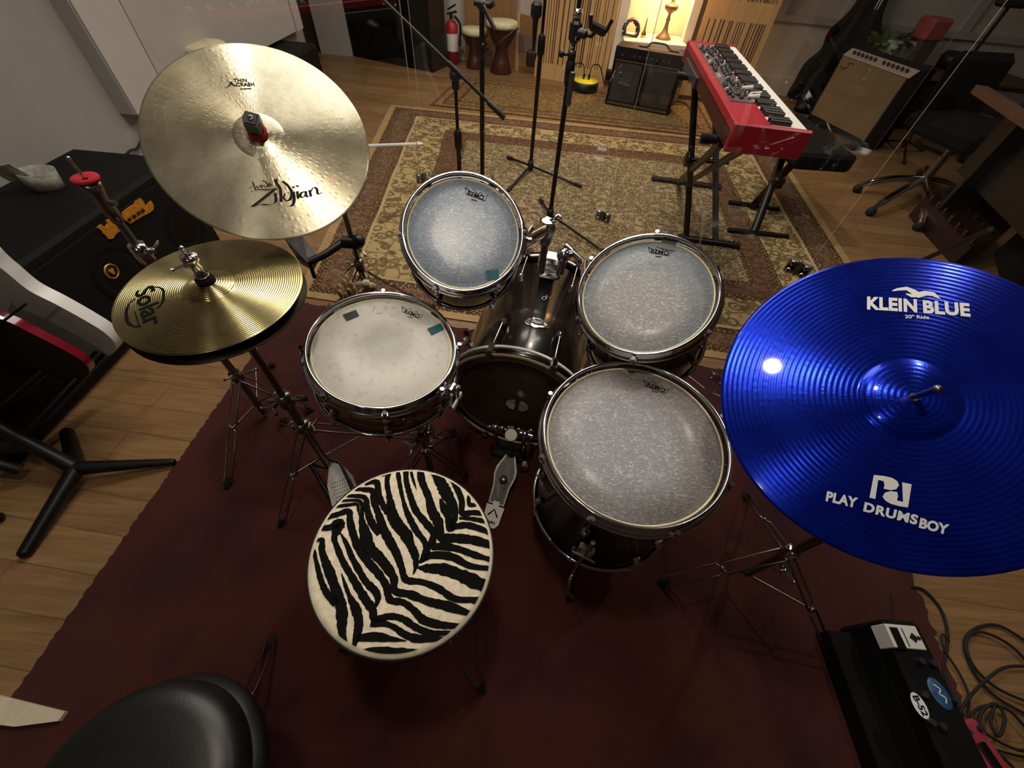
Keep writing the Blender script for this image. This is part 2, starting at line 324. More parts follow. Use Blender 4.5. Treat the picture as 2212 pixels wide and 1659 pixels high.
# ------------------------------------------------------------------ mesh building
class MB:
    def __init__(s): s.v = []; s.f = []; s.sm = []; s.mi = []; s.uv = None; s.cur = 0
    def add(s, vs, fs, smooth=True, fr=None):
        b = len(s.v)
        for p in vs:
            p = V(p); s.v.append(fr @ p if fr is not None else p)
        for q in fs: s.f.append([b+i for i in q]); s.sm.append(smooth); s.mi.append(s.cur)
        return s
    def box(s, c, size, rot=None, fr=None, bev=0):
        hx, hy, hz = [k/2 for k in size]
        if bev:
            b = min(bev, hx*.9, hy*.9, hz*.9); vs = []; 
            for sx in (-1, 1):
                for sy in (-1, 1):
                    for sz in (-1, 1):
                        vs += [(sx*hx, sy*(hy-b), sz*(hz-b)), (sx*(hx-b), sy*hy, sz*(hz-b)), (sx*(hx-b), sy*(hy-b), sz*hz)]
            def i(a, b_, c_, k): return ((a > 0)*4+(b_ > 0)*2+(c_ > 0))*3+k
            fs = []
            for a in (-1, 1):
                q = [i(a, -1, -1, 0), i(a, 1, -1, 0), i(a, 1, 1, 0), i(a, -1, 1, 0)]; fs.append(q if a > 0 else q[::-1])
                q = [i(-1, a, -1, 1), i(1, a, -1, 1), i(1, a, 1, 1), i(-1, a, 1, 1)]; fs.append(q[::-1] if a > 0 else q)
                q = [i(-1, -1, a, 2), i(1, -1, a, 2), i(1, 1, a, 2), i(-1, 1, a, 2)]; fs.append(q if a > 0 else q[::-1])
            for a in (-1, 1):
                for b2 in (-1, 1):
                    fs.append([i(a, b2, -1, 0), i(a, b2, 1, 0), i(a, b2, 1, 1), i(a, b2, -1, 1)])
                    fs.append([i(a, -1, b2, 0), i(a, 1, b2, 0), i(a, 1, b2, 2), i(a, -1, b2, 2)])
                    fs.append([i(-1, a, b2, 1), i(1, a, b2, 1), i(1, a, b2, 2), i(-1, a, b2, 2)])
                    for c2 in (-1, 1): fs.append([i(a, b2, c2, 0), i(a, b2, c2, 1), i(a, b2, c2, 2)])
        else:
            vs = [(x, y, z) for x in (-hx, hx) for y in (-hy, hy) for z in (-hz, hz)]
            fs = [(0, 1, 3, 2), (4, 6, 7, 5), (0, 4, 5, 1), (2, 3, 7, 6), (0, 2, 6, 4), (1, 5, 7, 3)]
        mt = Matrix.Translation(V(c))
        if rot is not None: mt = mt @ (rot.to_4x4() if hasattr(rot, 'to_4x4') else rot)
        if fr is not None: mt = fr @ mt
        return s.add(vs, fs, False, mt)
    def tube(s, pts, r, n=10, closed=False, caps=True):
        pts = [V(p) for p in pts]; k = len(pts); rs = r if isinstance(r, (list, tuple)) else [r]*k
        up = None; vs = []; fs = []
        for i, p in enumerate(pts):
            if closed: t = (pts[(i+1) % k]-pts[i-1])
            else: t = (pts[min(i+1, k-1)]-pts[max(i-1, 0)])
            t.normalize()
            if up is None:
                up = V((0, 0, 1)) if abs(t.z) < .9 else V((1, 0, 0))
            a = t.cross(up).normalized(); up = a.cross(t).normalized()
            for j in range(n):
                th = 2*PI*j/n; vs.append(p+(a*math.cos(th)+up*math.sin(th))*rs[i])
        for i in range(k if closed else k-1):
            for j in range(n):
                a0 = i*n+j; a1 = i*n+(j+1) % n; b0 = ((i+1) % k)*n+j; b1 = ((i+1) % k)*n+(j+1) % n
                fs.append((a0, a1, b1, b0))
        s.add(vs, fs, True)
        if caps and not closed:
            s.add(vs[:n], [tuple(range(n))[::-1]], False); s.add(vs[-n:], [tuple(range(n))], False)
        return s
    def lathe(s, prof, fr=None, n=48, smooth=True, a0=0, a1=2*PI):
        full = abs(a1-a0-2*PI) < 1e-6; vs = []; fs = []; m_ = n if full else n+1
        for (r, z) in prof:
            for j in range(m_):
                th = a0+(a1-a0)*j/n; vs.append((r*math.cos(th), r*math.sin(th), z))
        for i in range(len(prof)-1):
            for j in range(n):
                j1 = (j+1) % m_; fs.append((i*m_+j, i*m_+j1, (i+1)*m_+j1, (i+1)*m_+j))
        return s.add(vs, fs, smooth, fr)
    def disc(s, r, z=0, fr=None, n=48):
        return s.add([(r*math.cos(2*PI*j/n), r*math.sin(2*PI*j/n), z) for j in range(n)], [tuple(range(n))], False, fr)
    def sphere(s, c, r, n=12, sc=(1, 1, 1), rot=None):
        prof = [(r*math.sin(PI*i/n)+1e-6, -r*math.cos(PI*i/n)) for i in range(n+1)]
        fr = Matrix.Translation(V(c)) @ (rot.to_4x4() if rot is not None else Matrix.Identity(4)) @ Matrix.Diagonal((*sc, 1))
        return s.lathe(prof, fr, n*2)
    def prism(s, poly, z0, z1, fr=None):
        n = len(poly); vs = [(p[0], p[1], z0) for p in poly]+[(p[0], p[1], z1) for p in poly]
        fs = [tuple(range(n))[::-1], tuple(range(n, 2*n))]+[(i, (i+1) % n, n+(i+1) % n, n+i) for i in range(n)]
        return s.add(vs, fs, False, fr)
    def hexa(s, q, dv):
        q = [V(p) for p in q]; vs = q+[p+V(dv) for p in q]
        return s.add(vs, [(0, 1, 2, 3), (7, 6, 5, 4), (0, 4, 5, 1), (1, 5, 6, 2), (2, 6, 7, 3), (3, 7, 4, 0)], False)
def make(name, mb, mats, parent=None, keep=False):
    if not isinstance(mats, (list, tuple)): mats = [mats]
    me = bpy.data.meshes.new(name)
    inv = Matrix.Identity(4)
    if parent is not None:
        r = parent
        while r.parent: r = r.parent
        inv = ROOT[r.name].inverted()
    me.from_pydata([tuple(inv @ p) for p in mb.v], [], mb.f)
    for k in mats: me.materials.append(k)
    me.polygons.foreach_set('use_smooth', mb.sm); me.polygons.foreach_set('material_index', mb.mi)
    if mb.uv:
        l = me.uv_layers.new(name='UVMap'); l.data.foreach_set('uv', [k for q in mb.uv for k in q])
    me.validate(); me.update()
    o = bpy.data.objects.new(name, me); COL.objects.link(o)
    if parent is not None: o.parent = parent
    return o
ROOT = {}
def tag(o, label=None, cat=None, group=None, kind=None):
    if label: o['label'] = label
    if cat: o['category'] = cat
    if group: o['group'] = group
    if kind: o['kind'] = kind
    return o
def thing(name, label, cat, loc=(0, 0, 0), fr=None, group=None):
    o = bpy.data.objects.new(name, None); COL.objects.link(o); o.empty_display_size = .1
    m_ = fr.copy() if fr is not None else Matrix.Translation(V(loc)); o.matrix_world = m_; ROOT[o.name] = m_
    return tag(o, label, cat, group)
def solo(name, mb, mats, label, cat, loc, group=None, kind=None):    # one-mesh thing with its origin at loc
    me_inv = Matrix.Translation(-V(loc)); mb.v = [me_inv @ p for p in mb.v]
    o = make(name, mb, mats); o.location = loc; return tag(o, label, cat, group, kind)
def struct(name, mb, mats): return tag(make(name, mb, mats), kind='structure')
def frame(c, n, xdir=(1, 0, 0)):
    n = V(n).normalized(); x = V(xdir); x = (x-n*x.dot(n)).normalized(); y = n.cross(x)
    m_ = Matrix((x, y, n)).transposed().to_4x4(); m_.translation = V(c); return m_
def on(fr, px, py, h=None, k=0):    # pixel to local (x, y, z) on the frame's surface z = h(r)
    inv = fr.inverted(); o = inv @ V((0, 0, CH)); d = (inv.to_3x3() @ V(ray(px, py))); z = k
    for _ in range(8 if h else 1):
        t = (z-o.z)/d.z; p = o+d*t
        if h: z = h(math.hypot(p.x, p.y))
    return V((p.x, p.y, z))
def smooth_pts(pts, sub=6, closed=False):
    pts = [V(p) for p in pts]; n = len(pts); out = []
    rng = range(n) if closed else range(n-1)
    for i in rng:
        if closed: p0, p1, p2, p3 = pts[i-1], pts[i], pts[(i+1) % n], pts[(i+2) % n]
        else: p0, p1, p2, p3 = pts[max(i-1, 0)], pts[i], pts[i+1], pts[min(i+2, n-1)]
        for k in range(sub):
            t = k/sub; out.append(.5*((2*p1)+(-p0+p2)*t+(2*p0-5*p1+4*p2-p3)*t*t+(-p0+3*p1-3*p2+p3)*t**3))
    if not closed: out.append(pts[-1])
    return out
def text_geo(s, off=0.0, shear=0, space=1.0):
    cu = bpy.data.curves.new('t', 'FONT'); cu.body = s; cu.size = 1; cu.offset = off; cu.shear = shear; cu.space_character = space; cu.resolution_u = 4; cu.fill_mode = 'FRONT'
    o = bpy.data.objects.new('t', cu); COL.objects.link(o); bpy.context.view_layer.update()
    me = bpy.data.meshes.new_from_object(o.evaluated_get(bpy.context.evaluated_depsgraph_get()))
    vs = [v.co.copy() for v in me.vertices]; fs = [tuple(p.vertices) for p in me.polygons]
    bpy.data.objects.remove(o); bpy.data.curves.remove(cu); bpy.data.meshes.remove(me)
    return vs, fs
def text_on(mb, s, A, B, up, h=None, off=0.0, shear=0, hscale=None, lift=.0006, space=1.0):
    # text along A->B (local 2-D), 'up' says which side letters grow to; height follows width unless hscale (cap height in metres)
    vs, fs = text_geo(s, off, shear, space); x0 = min(v.x for v in vs); x1 = max(v.x for v in vs); ym = max(v.y for v in vs)
    A = V((A[0], A[1])); B = V((B[0], B[1])); d = B-A; L = d.length; d.normalize(); n = V((-d.y, d.x)); 
    if n.dot(V((up[0], up[1]))) < 0: n = -n
    sx = L/(x1-x0); sy = hscale/ym if hscale else sx; out = []
    for v in vs:
        p = A+d*((v.x-x0)*sx)+n*(v.y*sy); z = (h(p.length) if h else 0)+lift; out.append((p.x, p.y, z))
    return out, fs
def ribbon(mb, pts, wd, fr, h=None, lift=.0006, nib=None, clip=None):
    # pts local 2-D; wd width or list; nib angle gives a broad-pen stroke
    P = [V((p[0], p[1])) for p in pts]; n = len(P); L = []; R = []
    for i in range(n):
        t = (P[min(i+1, n-1)]-P[max(i-1, 0)]).normalized(); w_ = wd[i] if isinstance(wd, list) else wd
        if nib is not None: q = V((math.cos(nib), math.sin(nib)))*w_*.5+V((-t.y, t.x))*w_*.12
        else: q = V((-t.y, t.x))*w_*.5
        L.append(P[i]+q); R.append(P[i]-q)
    vs = []
    for p in L+R:
        if clip and p.length > clip: p = p*(clip/p.length)
        vs.append((p.x, p.y, (h(p.length) if h else 0)+lift))
    mb.add(vs, [(i, i+1, n+i+1, n+i) for i in range(n-1)], False, fr)

# ================================================================== SETTING
XW = -2.35
b = MB(); b.box((1.2, 2.6, -.05), (10.4, 11.4, .1)); floor = struct('floor', b, M['floor'])
b = MB(); b.box((1.2, 2.6, 2.75), (10.4, 11.4, .1)); struct('ceiling', b, M['ceiling_paint'])
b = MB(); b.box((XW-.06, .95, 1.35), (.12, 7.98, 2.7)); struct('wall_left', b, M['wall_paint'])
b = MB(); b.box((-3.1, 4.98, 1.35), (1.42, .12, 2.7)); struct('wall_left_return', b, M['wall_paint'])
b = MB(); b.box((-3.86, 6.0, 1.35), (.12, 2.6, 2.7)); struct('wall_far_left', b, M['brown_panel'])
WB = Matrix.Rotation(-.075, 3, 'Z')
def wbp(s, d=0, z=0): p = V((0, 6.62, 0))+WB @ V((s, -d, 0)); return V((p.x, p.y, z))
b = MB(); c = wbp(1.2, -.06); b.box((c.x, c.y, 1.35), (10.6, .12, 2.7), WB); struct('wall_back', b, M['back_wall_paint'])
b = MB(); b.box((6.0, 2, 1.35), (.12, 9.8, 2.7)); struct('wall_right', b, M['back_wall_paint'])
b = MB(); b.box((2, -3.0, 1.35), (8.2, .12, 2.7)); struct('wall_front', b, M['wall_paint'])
b = MB(); c = wbp(4.4, .012, .09); b.box(c, (3.9, .024, .18), WB); struct('baseboard_back', b, M['back_wall_paint'])
b = MB(); c = wbp(4.4, .02, .72); b.box(c, (3.9, .04, .06), WB); struct('trim_1', b, M['white_paint'])
for k, sx in enumerate((2.72, 4.75)):
    b = MB(); c = wbp(sx, .02, 1.7); b.box(c, (.1, .04, 1.9), WB); struct('trim_%d' % (k+2), b, M['white_paint'])
# column beside the doorway, dark brown panel left of it
q = at(730, 118); b = MB(); b.box((q.x, q.y+.08, 1.35), (.42, .2, 2.7), Matrix.Rotation(-.05, 3, 'Z')); struct('trim_5', b, M['white_paint'])
b = MB(); b.box((-3.25, 6.62, 1.35), (.75, .1, 2.7)); struct('door_1', b, M['brown_panel'])

# big white framed panel hung on the left wall
t = thing('wall_panel', 'large white framed panel hung on the left wall behind the thin crash cymbal', 'panel', (XW, 3.6, .55))
y0, y1 = 2.43, 4.80; z0 = .545
b = MB(); b.box((XW+.045, (y0+y1)/2, z0+.95), (.09, y1-y0, 1.9)); make('panel_body', b, M['white_paint'], t)
b = MB()
for yy in (y0+.07, y1-.1): b.box((XW+.096, yy, z0+.95), (.012, .13, 1.9))
make('panel_frame', b, M['white_paint'], t)

# ------------------------------------------------------------------ floor coverings
def sheet(quad, th, nu=2, nv=2, edge=0, uvs=None, seed=1):
    rd = random.Random(seed); b = MB(); q = [V(p) for p in quad]; g = []; uv = []
    for j in range(nv+1):
        for i in range(nu+1):
            u, v = i/nu, j/nv; p = (q[0]*(1-u)+q[1]*u)*(1-v)+(q[3]*(1-u)+q[2]*u)*v
            if edge and (i in (0, nu)): p += V((rd.uniform(-edge, edge), 0, 0))
            if edge and (j in (0, nv)): p += V((0, rd.uniform(-edge, edge), 0))
            g.append((p.x, p.y, th)); uv.append((u, v))
    fs = []; W1 = nu+1
    for j in range(nv):
        for i in range(nu): fs.append((j*W1+i, j*W1+i+1, (j+1)*W1+i+1, (j+1)*W1+i))
    b.add(g, fs, False)
    rim = [i for i in range(W1)]+[j*W1+nu for j in range(1, nv+1)]+[nv*W1+i for i in range(nu-1, -1, -1)]+[j*W1 for j in range(nv-1, 0, -1)]
    base = len(b.v); low = [(g[i][0], g[i][1], 0.0) for i in rim]; k = len(rim); b.v += [V(p) for p in low]
    for i in range(k): b.f.append([rim[i], base+i, base+(i+1) % k, rim[(i+1) % k]]); b.sm.append(False); b.mi.append(0)
    if uvs:
        su, sv = uvs; allv = uv+[uv[i] for i in rim]
        b.uv = [(allv[i][0]*su, allv[i][1]*sv) for f in b.f for i in f]
    return b
NL = at(640, 640); NR = V((2.12, 1.36, 0)); FR = at(1590, 272); FL = at(844, 228)
FR = V((2.42, 4.55, 0))
solo('persian_rug', sheet([NL, NR, FR, FL], .008, 4, 4, uvs=(3.3, 3.15)), M['persian_rug_pile'], 'large beige persian rug with brown floral border under the mic stands', 'rug', (0, 3, 0))
solo('persian_rug', sheet([(-1.12, 4.82, 0), (1.95, 4.60, 0), (2.0, 5.75, 0), (-.95, 5.95, 0)], .007, 2, 2, uvs=(3.0, 1.3)), M['small_rug_pile'], 'smaller patterned rug under the black guitar amplifier', 'rug', (0, 5, 0))
carpet_fr = [(-1.32, -1.6, 0), (1.0, -1.6, 0), (1.06, 1.40, 0), (-1.22, 1.60, 0)]
b = MB(); rd = random.Random(3)
def edge_line(a, c, n, j):
    a = V(a); c = V(c); t = (c-a).normalized(); nn = V((-t.y, t.x, 0))
    return [a+(c-a)*(i/n)+nn*rd.uniform(-j, j) for i in range(n)]
out = edge_line((-1.33, -1.6, 0), (-1.23, 1.60, 0), 300, .0045)+edge_line((-1.23, 1.60, 0), (1.52, 1.33, 0), 120, .006)+edge_line((1.52, 1.33, 0), (1.49, .46, 0), 50, .008)+edge_line((1.49, .46, 0), (1.42, .0, 0), 30, .012)+edge_line((1.42, .0, 0), (1.3, -1.6, 0), 60, .01)+[V((1.3, -1.6, 0))]
b.prism([(p.x, p.y) for p in out], 0, .006)
solo('carpet', b, M['carpet'], 'dark red carpet with frayed edges under the whole drum kit', 'carpet', (0, 0, 0))
# loose fringe threads along the carpet's edge are part of the edge
tube_a, tube_b = at(768, 316, .015), at(909, 311, .015)
b = MB(); b.tube([tube_a, tube_b], .014, 12); b.tube([tube_b, tube_b+(tube_b-tube_a).normalized()*.02], .009, 10)
solo('rod', b, M['white_plastic'], 'pale grey plastic tube lying on the persian rug right of the thin crash', 'rod', tube_b)

# ================================================================== DRUMS
def ring(b, fr, R, z, r, n=72): b.lathe([(R+r*math.cos(a), z+r*math.sin(a)) for a in [2*PI*k/10 for k in range(11)]], fr, n)
def hoop_prof(R, up):   # flanged steel hoop, 'up' = +1 or -1
    return [(R-.010, .004*up), (R-.012, .012*up), (R-.007, .0145*up), (R-.004, .012*up), (R-.004, -.006*up), (R+.001, -.010*up), (R+.006, -.0125*up), (R+.006, -.015*up), (R-.004, -.016*up), (R-.009, -.010*up), (R-.010, .004*up)]
CROWNS = {}
def drum(name, label, cat, c, n, R, depth, shell, head, nl, a0, logo=None, patches=(), zhead=-.004, lugtype='short', group=None):
    fr = frame(c, n); t = thing(name, label, cat, fr=fr, group=group)
    rs = R-.012
    b = MB(); b.lathe([(rs, -.012), (rs, -depth), (rs-.006, -depth), (rs-.006, -.012)], fr, 72); make('shell', b, shell, t)
    b = MB(); b.lathe([(1e-5, zhead), (R*.5, zhead), (rs-.006, zhead), (rs-.002, zhead-.006), (rs+.001, zhead-.010)], fr, 72); hd = make('drumhead', b, head, t)
    b = MB(); ring(b, fr, rs-.0055, zhead-.001, .0022); make('head_collar', b, M['hide'], hd)
    b = MB(); b.lathe([(1e-5, -depth-.003), (rs, -depth-.003)], fr, 48); make('bottom_head', b, M['tom_film'], t)
    b = MB(); b.lathe(hoop_prof(R, 1), fr, 96); make('hoop', b, M['chrome'], t)
    b = MB(); b.lathe([(r_, z_-depth) for r_, z_ in hoop_prof(R, -1)], fr, 96); make('hoop', b, M['chrome'], t)
    for k in range(nl):
        a = a0+2*PI*k/nl; rot = Matrix.Rotation(a, 4, 'Z'); f2 = fr @ rot
        for e_ in (0, 1):
            zz = -depth*(.27 if e_ == 0 else .73); sg = 1 if e_ == 0 else -1; ze = 0 if e_ == 0 else -depth
            b = MB(); b.box((rs+.008, 0, zz), (.018, .018, .036), fr=f2, bev=.006); b.sphere(f2 @ V((rs+.014, 0, zz)), .009, 6); lg = make('lug', b, M['chrome'], t)
            b = MB(); b.tube([f2 @ V((R+.004, 0, ze-.004*sg)), f2 @ V((R+.002, 0, zz+.010*sg))], .003, 8); b.tube([f2 @ V((R+.004, 0, ze-.002*sg)), f2 @ V((R+.004, 0, ze+.010*sg))], .0055, 8)
            b.box((R+.002, 0, ze-.010*sg), (.014, .020, .010), fr=f2, bev=.003); make('tension_rod', b, M['chrome'], lg)
    if logo:
        off, sc, outline, tA, tB, ink = logo; g = lambda p: on(fr, off[0]+p[0]/sc, off[1]+p[1]/sc, k=zhead)
        b = MB(); pts = [g(p) for p in outline]; ribbon(b, pts+[pts[0]], .0018, fr, lift=zhead+.0006)
        A, B = g(tA), g(tB); o_, f_ = text_on(b, 'REMO', A, B, (g((tA[0]+5, tA[1]-30))-A)[:2], off=.02, lift=zhead+.0007); b.add(o_, f_, False, fr)
        mid = (A+B)/2; dn = (B-A).normalized(); dd = V((dn.y, -dn.x)); A2 = mid.xy-dn.xy*.008+dd*.008; B2 = mid.xy+dn.xy*.008+dd*.008
        ribbon(b, [A2, B2], .0022, fr, lift=zhead+.0006)
        make('printed_logo', b, M[ink], hd)
    for (quad, mt) in patches:
        ps = [on(fr, *p, k=zhead) for p in quad]; b = MB(); poly = [(p.x, p.y) for p in ps]
        b.prism(poly, zhead+.0003, zhead+.0022, fr); p_ = make('damping_gel', b, M[mt], hd)
    return fr, t, rs
c45 = lambda p, q: (p, q)
SN_C, SN_N = (-.338, .687, .697), (.145, -.105, 1)
snF, snare, snR = drum('snare_drum', 'snare drum with white coated head and glossy brown marbled shell', 'snare drum', SN_C, SN_N, .190, .135, M['marbled_wrap'], M['snare_coating'], 8, .25,
    ((600, 350), 3.687, [(990, 1150), (997, 1195), (1130, 1250), (1158, 1215), (1120, 1218), (1105, 1190), (1075, 1200), (1050, 1165), (1030, 1180)], (1003, 1200), (1122, 1243), 'grey_ink'),
    [([(740, 681), (769, 670), (776, 683), (749, 694)], 'dark_gel'), ([(923, 711), (952, 699), (959, 712), (932, 725)], 'blue_gel')], lugtype='short')
# handwriting left on the snare head, strainer, masking tape
b = MB(); g = lambda x, y: on(snF, 640+x/9.217, 560+y/9.217, k=-.004)
ribbon(b, [g(1560, 940), g(1530, 1000), g(1530, 1050)], .0016, snF, lift=-.0034); ribbon(b, [g(1590, 1075), g(1650, 1085), g(1710, 1060)], .0014, snF, lift=-.0034)
ribbon(b, [g(1910, 915), g(1905, 960), g(1950, 975), g(2000, 960)], .0014, snF, lift=-.0034); ribbon(b, [g(1790, 880), g(1830, 850), g(1850, 880)], .0014, snF, lift=-.0034); ribbon(b, [g(1740, 960), g(1770, 940), g(1790, 980), g(1750, 990)], .0014, snF, lift=-.0034)
hd = [o for o in snare.children if o.name.startswith('drumhead')][0]; make('handwriting', b, M['faint_ink'], hd)
al = math.atan2(*(on(snF, 985, 855, k=-.06).yx)); f2 = snF @ Matrix.Rotation(al, 4, 'Z')
b = MB(); b.box((.196, 0, -.065), (.03, .035, .085), fr=f2, bev=.006); b.tube([f2 @ V((.214, 0, -.03)), f2 @ V((.225, 0, -.10))], .006, 8); b.sphere(f2 @ V((.215, 0, -.02)), .011, 8); st = make('strainer', b, M['chrome'], snare)
b = MB(); b.box((.222, -.005, -.075), (.006, .05, .03), fr=f2, bev=.001, rot=Matrix.Rotation(.25, 3, 'X')); make('masking_tape', b, M['label_white'], st)
b = MB(); f3 = snF @ Matrix.Rotation(al-.75, 4, 'Z'); b.sphere(f3 @ V((.182, 0, -.065)), .006, 6); b.lathe([(.001, 0), (.007, 0), (.007, .004), (.001, .005)], f3 @ Matrix.Translation((.178, 0, -.07)) @ Matrix.Rotation(PI/2, 4, 'Y'), 12); make('vent_grommet', b, M['brass'], snare)

T1_C, T1_N = (-.165, .964, .874), (.146, -.767, 1)
t1F, tom1, t1R = drum('rack_tom', 'small rack tom with scratched silvery head, steeply tilted, left above the bass drum', 'tom drum', T1_C, T1_N, .165, .20, M['drum_black'], M['tom_film'], 6, .15,
    ((600, 350), 3.687, [(1493, 203), (1500, 255), (1650, 310), (1672, 262), (1640, 275), (1618, 240), (1590, 255), (1560, 210), (1540, 238)], (1508, 262), (1637, 303), 'black_ink'),
    [([(1049, 585), (1077, 582), (1079, 603), (1053, 607)], 'blue_gel')], group='tom drums')
T2_C, T2_N = (.321, .836, .827), (-.35, -.40, 1)
t2F, tom2, t2R = drum('rack_tom', 'middle tom with grey gel under the rim, right above the bass drum', 'tom drum', T2_C, T2_N, .178, .275, M['drum_black'], M['mid_tom_film'], 6, .35,
    ((1150, 350), 3.687, [(925, 680), (935, 722), (1085, 748), (1118, 685), (1090, 703), (1065, 676), (1040, 697), (995, 675), (970, 702)], (940, 724), (1082, 742), 'black_ink'),
    [([(1430, 518), (1462, 523), (1456, 543), (1426, 537)], 'grey_gel')], group='tom drums')
FT_C, FT_N = (.29, .492, .683), (-.065, -.09, 1)
ftF, ftom, ftR = drum('floor_tom', 'big floor tom with a worn cloudy head and chrome legs on the red carpet', 'tom drum', FT_C, FT_N, .215, .44, M['drum_black'], M['floor_tom_film'], 8, .3,
    ((1100, 750), 3.687, [(1072, 262), (1085, 310), (1240, 372), (1280, 335), (1232, 336), (1210, 300), (1185, 318), (1145, 270), (1115, 292)], (1093, 312), (1238, 362), 'black_ink'))
for px, py in ((1230, 1292), (1560, 1130), (1240, 905)):
    foot = at(px, py, .01) if py > 1200 else None
    a = {1230: -1.95, 1560: .15, 1240: 2.25}[px]
    f2 = ftF @ Matrix.Rotation(a, 4, 'Z'); top = f2 @ V((.232, 0, -.10)); low = f2 @ V((.238, 0, -.39))
    e = V((low.x, low.y, .02)) if foot is None else foot
    k1 = low+(e-low)*.15; o2 = f2 @ V((.275, 0, -.46)); o2.z = max(o2.z, .15)
    low = f2 @ V((.238, 0, -.41))
    fin = foot if foot is not None else V((o2.x, o2.y, .02))
    b = MB(); b.tube(smooth_pts([top, low, o2, fin], 5), .0055, 10); lg = make('leg', b, M['chrome'], ftom)
    b = MB(); b.tube([fin+V((0, 0, .035)), fin+V((0, 0, -.006))], [.009, .013], 12); make('rubber_foot', b, M['black_rubber'], lg)
    b = MB(); b.box((.218, 0, -.24), (.03, .04, .05), fr=f2, bev=.008); b.tube([f2 @ V((.236, -.03, -.24)), f2 @ V((.236, .03, -.24))], .006, 8); make('leg_bracket', b, M['chrome'], ftom)

# bass drum lying on its side
BA = .174; BC = V((.014, .845, .274)); BR = .267; BD = .60
bn = V((math.sin(BA), math.cos(BA), 0)); bF = frame(BC, bn, (math.cos(BA), -math.sin(BA), 0))   # local z runs away from the player
if (bF.to_3x3() @ V((0, 1, 0))).z < 0: bF = frame(BC, bn, (-math.cos(BA), math.sin(BA), 0))
bass = thing('bass_drum', 'glossy black bass drum with silver striped hoops and oval badge', 'bass drum', fr=bF)
rs = BR-.022
b = MB(); b.lathe([(rs, .045), (rs, BD-.045), (rs-.008, BD-.045), (rs-.008, .045)], bF, 96); sh = make('shell', b, M['drum_black'], bass)
for z0_, z1_ in ((0, .042), (BD-.042, BD)):
    b = MB(); b.lathe([(BR-.012, z0_), (BR, z0_+.002), (BR, z1_-.002), (BR-.012, z1_), (BR-.012, z0_)], bF, 96); hp = make('hoop', b, M['drum_black'], bass)
    zz = z1_-.0145 if z0_ == 0 else z0_+.012
    b = MB(); zz = z1_-.011 if z0_ == 0 else z0_+.012
    b.lathe([(BR-.001, zz-.001), (BR+.0018, zz), (BR+.0018, zz+.0075), (BR-.001, zz+.0085)], bF, 96); make('hoop_inlay', b, mat('inlay_silver', '#f0eee8', .45), hp)
b = MB(); b.lathe([(BR-.013, .006), (BR-.018, -.002), (BR-.0005, -.002), (BR-.0005, .003)], bF, 96); make('hoop_face', b, M['hoop_wood'], bass)
b = MB(); b.lathe([(BR-.049, .0115), (BR-.036, .008), (BR-.018, .014)], bF, 72); make('head_collar', b, mat('head_rim_film', '#6a5a4b', .4), bass)
b = MB(); b.lathe([(1e-5, .012), (BR-.05, .012)], bF, 72); bh = make('drumhead', b, M['clear_head'], bass)
b = MB(); ring(b, bF, BR-.05, .011, .0025, 72); make('head_ring', b, M['black_rubber'], bh)
for sx in (-1, 1):
    b = MB(); poly = [(math.cos(a)*.030*(1 if math.cos(a)*sx > 0 else .15)+sx*.012-.01, math.sin(a)*.028-.01) for a in [2*PI*k/24 for k in range(24)]]
    b.prism(poly, .0085, .0105, bF); make('beater_patch', b, M['bed_cloth'], bh)
b = MB(); b.lathe([(1e-5, BD-.012), (BR-.02, BD-.012)], bF, 48); make('front_head', b, M['black_plastic'], bass)
def bass_p(th, z, r): return bF @ V((r*math.cos(th), r*math.sin(th), z))
for k in range(8):
    th = PI/2+PI/8+k*PI/4+.03; rot = bF @ Matrix.Rotation(th, 4, 'Z')
    for s_, zc in ((1, 0), (-1, BD)):
        zz = zc+s_*.165
        b = MB(); b.box((rs+.012, 0, zz), (.024, .018, .038), fr=rot, bev=.007); b.sphere(rot @ V((rs+.02, 0, zz)), .009, 6); lg = make('lug', b, M['chrome'], bass)
        b = MB(); b.tube([rot @ V((BR+.006, 0, zc-s_*.008)), rot @ V((rs+.02, 0, zz-s_*.01))], .003, 8); make('tension_rod', b, M['chrome'], lg)
        b = MB(); b.box((BR+.006, 0, zc+s_*.018), (.012, .022, .046), fr=rot, bev=.004); b.box((BR-.006, 0, zc-s_*.004), (.030, .022, .008), fr=rot, bev=.003)
        b.tube([rot @ V((BR+.006, -.012, zc-s_*.004)), rot @ V((BR+.006, .012, zc-s_*.004))], .008, 10); make('claw', b, M['chrome'], lg)
# oval badge and small clef mark on the shell
def cyl_on(px, py, r):     # pixel to the shell's surface
    inv = bF.inverted(); o = inv @ V((0, 0, CH)); d = inv.to_3x3() @ V(ray(px, py)); A = d.x*d.x+d.y*d.y; B = o.x*d.x+o.y*d.y; Cc = o.x*o.x+o.y*o.y-r*r
    t_ = (-B-math.sqrt(max(B*B-A*Cc, 0)))/A; return bF @ (o+d*t_)
def shell_patch(polypx, mt, name, parent, off, sc, r):
    b = MB(); vs = [cyl_on(off[0]+p[0]/sc, off[1]+p[1]/sc, r) for p in polypx]; b.add(vs, [tuple(range(len(vs)))], False); return make(name, b, mt, parent)
of, sc = (960, 620), 7.373
bd = shell_patch([(1265, 540), (1300, 528), (1350, 500), (1420, 488), (1500, 495), (1570, 530), (1610, 580), (1640, 610), (1680, 628), (1640, 652), (1580, 645), (1500, 640), (1430, 642), (1380, 610), (1320, 590), (1280, 565)], M['chrome'], 'badge', bass, of, sc, rs+.002)
shell_patch([(1352, 525), (1400, 500), (1470, 500), (1550, 530), (1595, 575), (1580, 598), (1520, 600), (1440, 585), (1380, 560)], M['black_plastic'], 'badge_field', bd, of, sc, rs+.0034)
b = MB()
